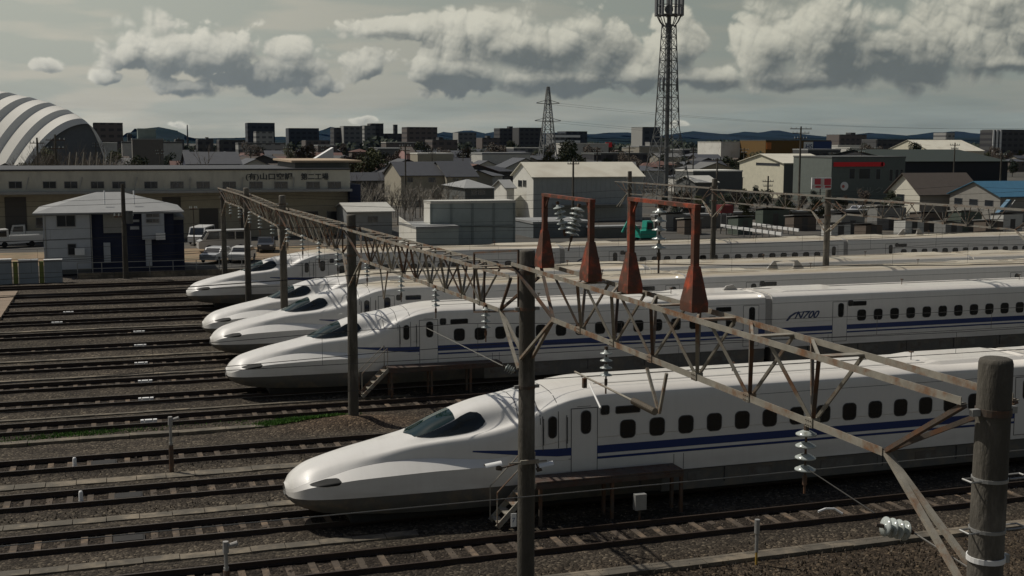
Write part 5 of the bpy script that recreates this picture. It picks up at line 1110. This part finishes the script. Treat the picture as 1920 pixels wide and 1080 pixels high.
# --- utility poles
def upole(label, px, ytop, Y, arms=((.5, 1.8), (1.3, 1.5)), r=.16, trafo=False):
    z = A(px, ytop, Y).z; t = thing('utility_pole', label, 'utility pole', (A(px, (ytop+300)/2, Y).x, Y, 0)); mb = MB(); mb.tube((0, 0, -.2), (0, 0, z), r*1.25, r*.8, 10); mb.build('shaft', CONC, t)
    for dz, w in arms:
        mb = MB(); mb.box((-w, -.06, z-dz-.06), (w, .06, z-dz+.06)); mb.build('crossarm', STEELD, t)
        for k in (-1, -.5, .5, 1): mb = MB(); mb.tube((k*w*.93, 0, z-dz+.06), (k*w*.93, 0, z-dz+.32), .07, .05, 6); mb.build('insulator', PORC, t)
    if trafo: mb = MB(); mb.tube((.45, -.1, z-3.4), (.45, -.1, z-2.3), .32, n=12); mb.build('transformer', DGREY, t)
    return t
upole('tall utility pole with double crossarms left of the shop with the red stripe', 1501, 237, 175, ((.4, 2.0), (1.1, 1.6), (2.0, 1.2)))
upole('dark utility pole with a transformer in front of the hipped house', 229, 345, 109, ((2.8, .8),), .2, True)
upole('utility pole in front of the big white warehouse', 1075, 297, 165, ((.8, .9),))
upole('utility pole just behind the slim gantry pole right of the tower', 1345, 296, 185, ((.4, 1.0),))
upole('small utility pole before the cream warehouse wall', 1441, 330, 190, ((1.0, 1.1), (1.8, .9)))
upole('utility pole standing before the dark hall near the right edge', 1878, 285, 190, ((.6, 1.2),))
upole('utility pole among the bare trees behind the long warehouse, left', 104, 252, 185, ((.8, 1.3), (2, 1.1)))
upole('second utility pole among the bare trees behind the long warehouse', 70, 258, 190, ((.8, 1.0),))
upole('lone white lamp pole before the right half of the long warehouse', 361, 390, 140, ((.1, .4),), .07)
for i in range(18):
    px = [470, 540, 610, 700, 760, 810, 868, 915, 1120, 1180, 1300, 1395, 1560, 1615, 1700, 1790, 300, 180][i]; Y = rnd.uniform(190, 330); o = upole('slender utility pole among the town roofs, %s from the left' % ['third', 'fourth', 'fifth', 'sixth', 'seventh', 'eighth', 'ninth', 'tenth', 'eleventh', 'twelfth', 'thirteenth', 'fourteenth', 'fifteenth', 'sixteenth', 'seventeenth', 'eighteenth', 'second', 'first'][i], px, 300-rnd.uniform(12, 34), Y, ((.5, rnd.uniform(.7, 1.3)), (1.2, .8)), .14)
# --- arched dome at the left edge
t = thing('arched_dome', 'large white stepped arch dome cut by the left edge', 'dome', (0, 0, 0)); DW = mat('dome_white', (.50, .49, .45), .6, .05, .1); DG = mat('dome_grey_face', (.78, .78, .76), .7, .06, .1)  # shaded faces coloured paler, sunlit bands darker, to offset the light
YD0 = 330
arch = [(161, 232), (137, 213), (106, 198), (72, 187), (34, 178), (-8, 169), (-52, 161)]
def archpts(ax, ay, Y, n=56):
    z = A(ax, ay, Y).z; c = A(ax, ay, Y).x; s = Y/F_PX/.949; o = []
    for i in range(n+1):
        u = -1+2*i/n; o.append(Vector((c+(u*46*s if u > 0 else u*(112+(161-ax)*.10)*s), Y, max(0, z*(1-abs(u)**1.9)))))
    return o
for k in range(len(arch)-1):
    (ax, ay), (bx_, by_) = arch[k], arch[k+1]
    P1 = archpts(ax, ay, YD0+k*9); P2 = archpts(lerp(ax, bx_, .42), lerp(ay, by_, .52), YD0+k*9+.3); P3 = archpts(bx_, by_, YD0+(k+1)*9)
    n = len(P1); mb = MB(); mb.add(P1+P2, [(i, i+1, n+i+1, n+i) for i in range(n-1)]); mb.build('grey_face', DG, t, smooth=True)
    mb = MB(); mb.add(P2+P3, [(i, i+1, n+i+1, n+i) for i in range(n-1)]); mb.build('white_arch', DW, t, smooth=True)
    if k == 0: mb = MB(); q = [Vector((p.x, p.y+.8, p.z)) for p in P1]; mb.add(q, [tuple(range(n))]); mb.build('end_wall', cm('dome_front_dark', (.13, .14, .15)), t)
# --- vehicles
TYRE = mat('tyre', (.015, .015, .015), .9)
def car(label, px, py, col, kind='van', rz=0, sc=1.0, cat='car', name='parked_car'):
    p = AZ(px, py); t = thing(name, label, cat, (p.x, p.y, 0), rz); t.scale = (sc,)*3; L, W = (4.4, 1.7) if kind == 'car' else (4.8, 1.8)
    if kind == 'car': prof = [(-2.2, .3), (-2.2, .85), (-1.3, .98), (-.75, 1.42), (.9, 1.45), (1.75, .98), (2.2, .9), (2.2, .3)]
    elif kind == 'van': prof = [(-2.4, .3), (-2.4, .95), (-2.05, 1.1), (-1.5, 1.95), (2.3, 2.0), (2.4, 1.8), (2.4, .3)]
    else: prof = [(-2.6, .35), (-2.6, 1.1), (-2.35, 1.95), (-1.0, 2.0), (-.95, .9), (2.6, .9), (2.6, .5), (-1.0, .35)]
    paint = mat('car_paint_%d' % int(col[0]*100), col, .3, spec=.6)
    mb = MB(); mb.prism([(x, -W/2, z) for x, z in prof], (0, W, 0)); mb.build('body', paint, t)
    g = {'car': [[(-.72, 1.02), (-.55, 1.34), (.1, 1.37), (.1, 1.02)], [(.18, 1.02), (.18, 1.37), (.85, 1.35), (1.3, 1.02)]], 'van': [[(-1.75, 1.15), (-1.4, 1.8), (-.5, 1.83), (-.5, 1.15)], [(-.4, 1.15), (-.4, 1.83), (.9, 1.84), (.9, 1.15)], [(1.0, 1.15), (1.0, 1.84), (2.2, 1.85), (2.2, 1.15)]], 'truck': [[(-2.35, 1.2), (-2.2, 1.8), (-1.2, 1.83), (-1.2, 1.2)]]}[kind]
    for q in g:
        mb = MB(); mb.prism([(x, -W/2-.015, z) for x, z in q], (0, .02, 0)); mb.build('side_window', WGLASS, t)
    wf = {'car': ((-1.28, .99), (-.78, 1.38)), 'van': ((-2.04, 1.13), (-1.53, 1.88)), 'truck': ((-2.58, 1.18), (-2.37, 1.85))}[kind]
    mb = MB(); mb.add([(wf[0][0]-.02, -W/2+.1, wf[0][1]), (wf[0][0]-.02, W/2-.1, wf[0][1]), (wf[1][0]-.02, W/2-.15, wf[1][1]), (wf[1][0]-.02, -W/2+.15, wf[1][1])], [(0, 1, 2, 3)]); mb.build('windscreen', WGLASS, t)
    for x in (-1.45, 1.4):
        for s in (-1, 1): mb = MB(); mb.tube((x, s*(W/2-.1), .32), (x, s*(W/2+.02), .32), .32, n=14); mb.build('wheel', TYRE, t)
    for s in (-.6, .6): mb = MB(); mb.box((prof[0][0]-.03, s-.15, .68), (prof[0][0]-.004, s+.15, .82)); mb.build('headlight', WHITEP, t)
    if kind == 'truck': mb = MB(); mb.box((-.9, -W/2-.03, .903), (2.6, -W/2+.03, 1.25)); mb.box((-.9, W/2-.03, .903), (2.6, W/2+.03, 1.25)); mb.build('side_board', paint, t)
    return t
car('white box van facing the camera before the warehouse doors', 378, 456, (.72, .72, .70), 'van', math.radians(70), 1.0, 'van', 'parked_van')
car('small white flatbed truck at the left behind the hipped house', 32, 462, (.66, .66, .64), 'truck', math.radians(15), 1, 'truck', 'parked_truck')
car('second white truck nearer the hipped house', 66, 452, (.60, .60, .58), 'truck', 0, 1, 'truck', 'parked_truck')
car('silver hatchback parked right of the garage wing', 408, 490, (.45, .46, .47), 'car', math.radians(60)); car('white hatchback parked behind the fifth gantry pole', 455, 489, (.62, .62, .60), 'car', math.radians(70)); car('dark hatchback parked between the far gantry poles', 500, 470, (.04, .045, .055), 'car', math.radians(80))
car('long silver vehicle with a pale roof before the warehouse', 420, 470, (.50, .51, .50), 'van', math.radians(3), 1.15, 'van', 'parked_van')
car('dark car low beside the grey shed', 700, 445, (.03, .032, .04), 'car', 0); car('small white van among the walls right of the tower', 1292, 412, (.7, .7, .68), 'van', 0, 1, 'van', 'parked_van')
car('silver car parked below the shop with the red stripe', 1610, 402, (.42, .43, .44), 'car', .3); car('white car parked by the long brown wall', 1470, 392, (.68, .68, .66), 'car', .1); car('pale kei van parked left of the cream warehouse', 1396, 378, (.6, .6, .58), 'van', .1, .9, 'van', 'parked_van')
# green machine, red box
p = A(1211, 442, 128); t = thing('green_excavator', 'small bright green excavator standing behind the farthest train', 'excavator', (p.x, 128, 0)); GM = mat('machine_green', (.01, .27, .20), .5, .1)
mb = MB(); mb.box((-1.0, -.8, .75), (1.0, .8, 1.6)); mb.build('body', GM, t); mb = MB(); mb.prism([(-.3, -.7, 1.603), (.7, -.7, 1.603), (.55, -.7, 2.7), (-.2, -.7, 2.7)], (0, 1.3, 0)); mb.build('cab', GM, t)
mb = MB(); mb.box((-.15, -.72, 1.75), (.5, -.703, 2.5)); mb.build('cab_window', WGLASS, t)
for s in (-.8, .8): mb = MB(); mb.prism([(-1.2, s-.2, .2), (-1.0, s-.2, 0), (1.0, s-.2, 0), (1.2, s-.2, .2), (1.2, s-.2, .5), (1.0, s-.2, .7), (-1.0, s-.2, .7), (-1.2, s-.2, .5)], (0, .4, 0)); mb.build('track', TYRE, t)
mb = MB(); mb.bar((-.9, 0, 1.5), (-2.2, 0, 2.9), .3); mb.build('boom', GM, t); mb = MB(); mb.bar((-2.2, 0, 2.9), (-3.0, 0, 1.4), .22); mb.build('stick', GM, t)
t = thing('red_hopper', 'dark red steel hopper right of the slim gantry pole', 'hopper', (A(1358, 400, 145).x, 145, 0)); z1 = A(1358, 384, 145).z; mb = MB(); mb.box((-.9, -.8, z1-1.1), (.9, .8, z1)); mb.build('bin', mat('hopper_red', (.16, .02, .02), .6), t)
for sx in (-.8, .8): 
    for sy_ in (-.7, .7): mb = MB(); mb.box((sx-.06, sy_-.06, 0), (sx+.06, sy_+.06, z1-1.103)); mb.build('leg', DGREY, t)
# white board fences
for (pa, ya, pb, yb, Y, lb) in ((1352, 420, 1468, 436, 140, 'row of short white boards right of the slim gantry pole, lower row'), (1402, 416, 1500, 429, 148, 'row of short white boards, upper row before the brown wall')):
    t = thing('board_fence', lb, 'fence', (0, 0, 0)); p = A(pa, ya, Y); q = A(pb, yb, Y-14); n = 10
    for i in range(n):
        a = p.lerp(q, i/n); b = p.lerp(q, (i+.8)/n); mb = MB(); mb.bar((a.x, a.y, a.z-.2), (b.x, b.y, b.z-.2), .12, .38); mb.build('board', WHITEP, t)
        mb = MB(); mb.box((a.x-.05, a.y+.07, -.1), (a.x+.05, a.y+.15, a.z)); mb.build('post', DGREY, t)

HUTC = [cm('hut_grey', (.20, .20, .19)), cm('hut_brown', (.12, .095, .075)), cm('hut_white', (.5, .5, .47)), cm('hut_green', (.08, .10, .08))]
for i, (px, Y, w, h, ci, nm) in enumerate([(1398, 138, 2.2, 2.1, 3, 'green'), (1578, 126, 2.6, 1.9, 2, 'white'), (1600, 134, 3.5, 2.6, 0, 'grey'), (1640, 128, 2.4, 1.6, 1, 'brown'), (1672, 140, 4.5, 3.0, 0, 'larger grey'), (1716, 130, 2.8, 2.0, 2, 'second white'), (1748, 136, 3.6, 2.4, 1, 'second brown'),
      (1790, 128, 2.5, 1.7, 0, 'small grey'), (1822, 134, 3.6, 2.6, 3, 'second green'), (1866, 126, 2.6, 1.9, 1, 'third brown'), (1900, 131, 3.2, 2.4, 2, 'third white'), (1300, 140, 2.4, 1.8, 1, 'fourth brown'), (1268, 146, 3.0, 2.2, 0, 'low grey'), (1510, 142, 3.4, 1.8, 1, 'fifth brown'), (1455, 150, 4.0, 2.3, 3, 'third green')]):
    p = A(px, 400, Y); t = thing('storage_hut', '%s storage hut behind the farthest train roof, %s' % (nm, 'below the shop' if 1550 < px < 1700 else 'near the right edge' if px > 1700 else 'right of the orange frames'), 'hut', (p.x, Y, 0), rnd.uniform(-.08, .08))
    mb = MB(); mb.box((-w/2, 0, -.1), (w/2, 2.4, h)); mb.build('wall', HUTC[ci], t); mb = MB(); mb.prism([(-w/2-.15, -.15, h+.25), (-w/2-.15, 2.55, h+.0), (-w/2-.15, 2.55, h+.08), (-w/2-.15, -.15, h+.33)], (w+.3, 0, 0)); mb.build('roof', rnd.choice([ROOFG, ROOFB, ROOFP, ROOFD]), t)
    mb = MB(); mb.box((-.4, -.03, 0), (.4, -.003, min(1.8, h-.1))); mb.build('door', DOORD, t)
t = thing('mesh_fence', 'long low dark fence of posts and rails behind the farthest train at right', 'fence', (40, 117, 0))
for i in range(40): mb = MB(); mb.tube((i*2.4, 0, -.1), (i*2.4, 0, 1.5), .04, n=5); mb.build('post', DGREY, t)
for z in (.4, .95, 1.46): mb = MB(); mb.box((0, -.02, z-.025), (94, .02, z+.025)); mb.build('rail', DGREY, t)
# --- trees
BARK = mat('bark_grey', (.17, .145, .12), .9, .3, 3); BARKL = mat('bark_pale', (.36, .33, .28), .9, .25, 3)
def leafmat(n, c, c2): return mat(n, c, .9, .5, .8, col2=c2, c2amt=.5, c2scale=.35)
LEAF = [leafmat('leaf_dark', (.028, .04, .018), (.055, .058, .028)), leafmat('leaf_olive', (.065, .07, .022), (.04, .045, .02)), leafmat('leaf_brown', (.085, .066, .05), (.055, .048, .038)), leafmat('leaf_deep', (.02, .033, .02), (.04, .05, .028))]
def bare_mesh(seed, H=6.5, levels=4):
    r = random.Random(seed); mb = MB()
    def br(p, d, L, rad, lv):
        q = p+d*L; mb.tube(p, q, rad, rad*.62, 5 if lv < 2 else 3, caps=False)
        if lv >= levels: return
        for _ in range(r.choice((3, 3, 4))):
            e = (d+Vector((r.uniform(-1, 1), r.uniform(-1, 1), r.uniform(-.15, .7)))*.62).normalized(); br(p.lerp(q, r.uniform(.55, 1)), e, L*r.uniform(.5, .8), rad*.55, lv+1)
    br(Vector((0, 0, 0)), Vector((0, 0, 1)), H*.36, H*.017, 0); return mb
BARE = [bare_mesh(s).mesh('bare_crown', BARK) for s in range(4)]; BAREL = [bare_mesh(s+9).mesh('bare_crown', BARKL) for s in range(3)]
def crown_mesh(seed, mt, H=9.0, conic=False):
    r = random.Random(seed); mb = MB(); cl = []
    for _ in range(16):
        a = r.uniform(0, 6.28); z = r.uniform(.3, 1); k = (1-z)*1.2+.2 if conic else math.sqrt(max(.05, 1-((z-.62)/.42)**2)); rr = r.uniform(.2, 1)*k*H*.32; cl.append((rr*math.cos(a), rr*math.sin(a), z*H*.93, H*r.uniform(.09, .17)))
    for (x, y, z, s) in cl:
        for _ in range(125):
            d = Vector((r.gauss(0, 1), r.gauss(0, 1), r.gauss(0, .8))).normalized()*s*r.uniform(.6, 1.1); c = Vector((x, y, z))+d; u = Vector((r.gauss(0, 1), r.gauss(0, 1), r.gauss(0, 1))).normalized(); w = u.orthogonal()*H*.017; u = u*H*.022
            mb.add([c-u-w, c+u-w*.6, c+w+u*.2], [(0, 1, 2)])
    return mb.mesh('crown', mt)
CR = [crown_mesh(i, LEAF[i % 4], 9.0, i == 5) for i in range(8)]; mb = MB(); mb.tube((0, 0, -.3), (0, 0, 5), .22, .12, 7); TRUNK = mb.mesh('trunk', BARK)
def tree(x, y, h, k, label, group, tname='tree'):
    t = thing(tname, label, 'tree', (x, y, 0), rnd.uniform(0, 6.28), group); t.scale = (h/9,)*3; link('crown', CR[k], t); link('trunk', TRUNK, t); return t
def btree(x, y, h, k, pale, label, group):
    t = thing('bare_tree', label, 'tree', (x, y, 0), rnd.uniform(0, 6.28), group); t.scale = (h/6.5,)*3; link('branches', (BAREL if pale else BARE)[k], t); return t
for i in range(44):
    px = 662+i*4.6+rnd.uniform(-3, 3); Y = rnd.uniform(162, 200); btree(A(px, 350, Y).x, Y, rnd.uniform(4.5, 7.2), i % 3, i % 3 != 0, *(['pale', 'grey'][i % 3 == 0]+' leafless tree in the nursery '+['just right of the long warehouse', 'behind the grey shed', 'behind the panel shed'][min(2, int((px-655)/70))],)*2)
for i in range(60):
    px = rnd.uniform(25, 420) if i % 3 == 0 else rnd.uniform(60, 235); Y = rnd.uniform(176, 215); btree(A(px, 290, Y).x, Y, rnd.uniform(8, 12.5), i % 4, False, *('leafless tree behind the long warehouse roof '+['in front of the dome', 'below the brown block', 'left of the dark shed'][0 if px < 170 else 1 if px < 245 else 2],)*2)
t = thing('white_tree_stakes', 'group of leaning pale propping poles behind the long warehouse at left', 'poles', (0, 0, 0))
for i in range(7):
    px = 122+i*13; p = A(px, 318, 178); q = A(px+9, 285, 178); mb = MB(); mb.tube((p.x, 178, 4.5), (q.x, 178, q.z), .07, n=5); mb.build('stake', BARKL, t)
tree(A(690, 290, 250).x, 250, 10.5, 1, 'olive green round tree above the right end of the warehouse', None)
def zone(px): return ['at the far left', 'left of centre', 'in the centre', 'right of centre', 'at the far right'][min(4, max(0, int(px//384)))]
def tl(px, Y, k):
    l = '%s tree %s %s of the picture' % (['dark green', 'olive green', 'brown leafed', 'deep green'][k % 4], 'among the nearer town roofs' if Y < 420 else 'in the far dark tree belt', zone(px)); return l, l
for i in range(290):
    px = rnd.uniform(-60, 1980); Y = rnd.choice([rnd.uniform(240, 420), rnd.uniform(400, 800), rnd.uniform(450, 700)]); k = rnd.randrange(8)
    if 1380 < px < 1920 and Y < 330: Y += 200
    h = rnd.uniform(5, 9.5) if rnd.random() < .85 else rnd.uniform(9.5, 11.5)
    tree(A(px, 280, Y).x, Y, h, k, *tl(px, Y, k))
for i in range(40):
    px = rnd.uniform(1235, 1900); Y = rnd.uniform(152, 195); k = rnd.randrange(8)
    tree(A(px, 380, Y).x, Y, rnd.uniform(2.2, 4.2), k, 'small %s bush by the walls %s of the picture' % (['dark green', 'olive', 'brown', 'deep green'][k % 4], zone(px)), 'bushes along the walls right of the tower', 'bush')
# --- town houses
HW = [cm('house_beige', (.27, .25, .205)), cm('house_white', (.5, .49, .45)), cm('house_grey', (.17, .17, .165)), cm('house_brown', (.12, .10, .085)), cm('house_dark', (.075, .072, .07))]; HR = [ROOFD, ROOFB, cm('roof_slate', (.07, .075, .085)), cm('roof_ash', (.14, .14, .135)), ROOFP, cm('roof_rust', (.12, .06, .045))]
def house_proto(i):
    r = random.Random(i); w, d, h = r.uniform(4, 6.5), r.uniform(3.5, 5), r.uniform(4.6, 6.2); rh = r.uniform(1.2, 2.2); wm = HW[r.randrange(5)]; rm = HR[r.choice([0, 0, 1, 2, 2, 3, 4, 5])]
    mb = MB(); mb.box((-w, -d, -.3), (w, d, h)); 
    gx_ = r.random() < .6; hip = r.random() < .4
    if not hip:
        if gx_: [mb.add([(s, -d, h), (s, d, h), (s, 0, h+rh)], [(0, 1, 2)]) for s in (-w, w)]
        else: [mb.add([(-w, s, h), (w, s, h), (0, s, h+rh)], [(0, 1, 2)]) for s in (-d, d)]
    wall = mb.mesh('wall', wm); mb = MB(); o = .45
    if hip: k = min(w, d)*.9; mb.add([(-w-o, -d-o, h), (w+o, -d-o, h), (w+o, d+o, h), (-w-o, d+o, h), (-w+k, 0, h+rh), (w-k, 0, h+rh)], [(0, 1, 5, 4), (1, 2, 5), (2, 3, 4, 5), (3, 0, 4), (3, 2, 1, 0)])
    elif gx_: mb.prism([(-w-o, -d-o, h-.2), (-w-o, 0, h+rh), (-w-o, d+o, h-.2), (-w-o, d+o, h-.05), (-w-o, 0, h+rh+.15), (-w-o, -d-o, h-.05)][::-1], (2*w+2*o, 0, 0))
    else: mb.prism([(-w-o, -d-o, h-.2), (0, -d-o, h+rh), (w+o, -d-o, h-.2), (w+o, -d-o, h-.05), (0, -d-o, h+rh+.15), (-w-o, -d-o, h-.05)], (0, 2*d+2*o, 0))
    roof = mb.mesh('roof', rm); mb = MB(); mb.box((-.7, -d-.03, -.5), (.7, -d+.01, .5)); win = mb.mesh('window', WGLASS)
    return wall, roof, win, [(rr*w*.62, z) for rr in (-1, 0, 1) for z in (1.6, 3.9) if r.random() < .8]
HP = [house_proto(i) for i in range(14)]
for i in range(300):
    u = rnd.random(); Y = 222+u**1.1*520; px = rnd.uniform(-60, 1980) if i % 2 else rnd.uniform(420, 1720)
    if Y < 320 and (1380 < px): Y += 190
    wl, rf, wn, ws = HP[rnd.randrange(14)]; p = A(px, 300, Y); s = rnd.uniform(.7, 1.0)
    lb = '%s house with a %s roof %s %s' % (wl.materials[0].name.split('_')[1], rf.materials[0].name.split('_')[1], 'in nearer rows' if Y < 400 else 'in far rows', zone(px)); t = thing('house', lb, 'house', (p.x, Y, 0), rnd.choice([0, 0, math.pi/2, rnd.uniform(-.3, .3)]), lb); t.scale = (s, s, s)
    link('wall', wl, t); link('roof', rf, t)
    if Y < 480:
        for (x, z) in ws: link('window', wn, t, (x, 0, z))
for i in range(34):
    Y = rnd.uniform(300, 820); px = rnd.uniform(-60, 1980); p = A(px, 270, Y); w, d, h = rnd.uniform(4.5, 10), rnd.uniform(5, 8), rnd.uniform(6, 11)
    lb = 'flat roofed %s block %s among the town houses' % ('wide' if w > 7 else 'narrow', zone(px)); t = thing('low_block', lb, 'building', (p.x, Y, 0), 0, lb); mb = MB(); mb.box((-w, -d, -.3), (w, d, h)); mb.build('wall', rnd.choice(SKM[1:]+[HW[0], HW[1]]), t); mb = MB(); mb.box((-w-.1, -d-.1, h+.003), (w+.1, d+.1, h+.5)); mb.build('roof', rnd.choice([DGREY, ROOFG, ROOFP]), t)
# far wood that reads as one dark mass
mb = MB(); r = random.Random(5)
for i in range(15000):
    Y = r.uniform(800, 1300); px = r.uniform(-200, 2100); x = A(px, 268, Y).x; z = r.uniform(2, 9.0+3*math.sin(px*.011)+2*math.sin(px*.047)); u = Vector((r.gauss(0, 1), r.gauss(0, 1), r.gauss(0, 1))).normalized()*1.8; w = u.orthogonal()*.9; c = Vector((x, Y, z)); mb.add([c-u-w, c+u-w, c+w], [(0, 1, 2)])
mb.build('far_trees', LEAF[3], kind='stuff')
# --- air
mb = MB(); mb.box((-15500, -80, -1.6), (15500, 15500, 420)); hz = mb.build('haze', mat('haze_tmp', (1, 1, 1)), kind='stuff')
hm = bpy.data.materials.new('haze'); hm.use_nodes = True; t = hm.node_tree; t.nodes.clear(); pv = t.nodes.new('ShaderNodeVolumePrincipled'); pv.inputs['Density'].default_value = 6e-6; pv.inputs['Color'].default_value = (.12, .36, 1.0, 1); pv.inputs['Anisotropy'].default_value = .2
o = t.nodes.new('ShaderNodeOutputMaterial'); t.links.new(pv.outputs[0], o.inputs['Volume']); hz.data.materials[0] = hm
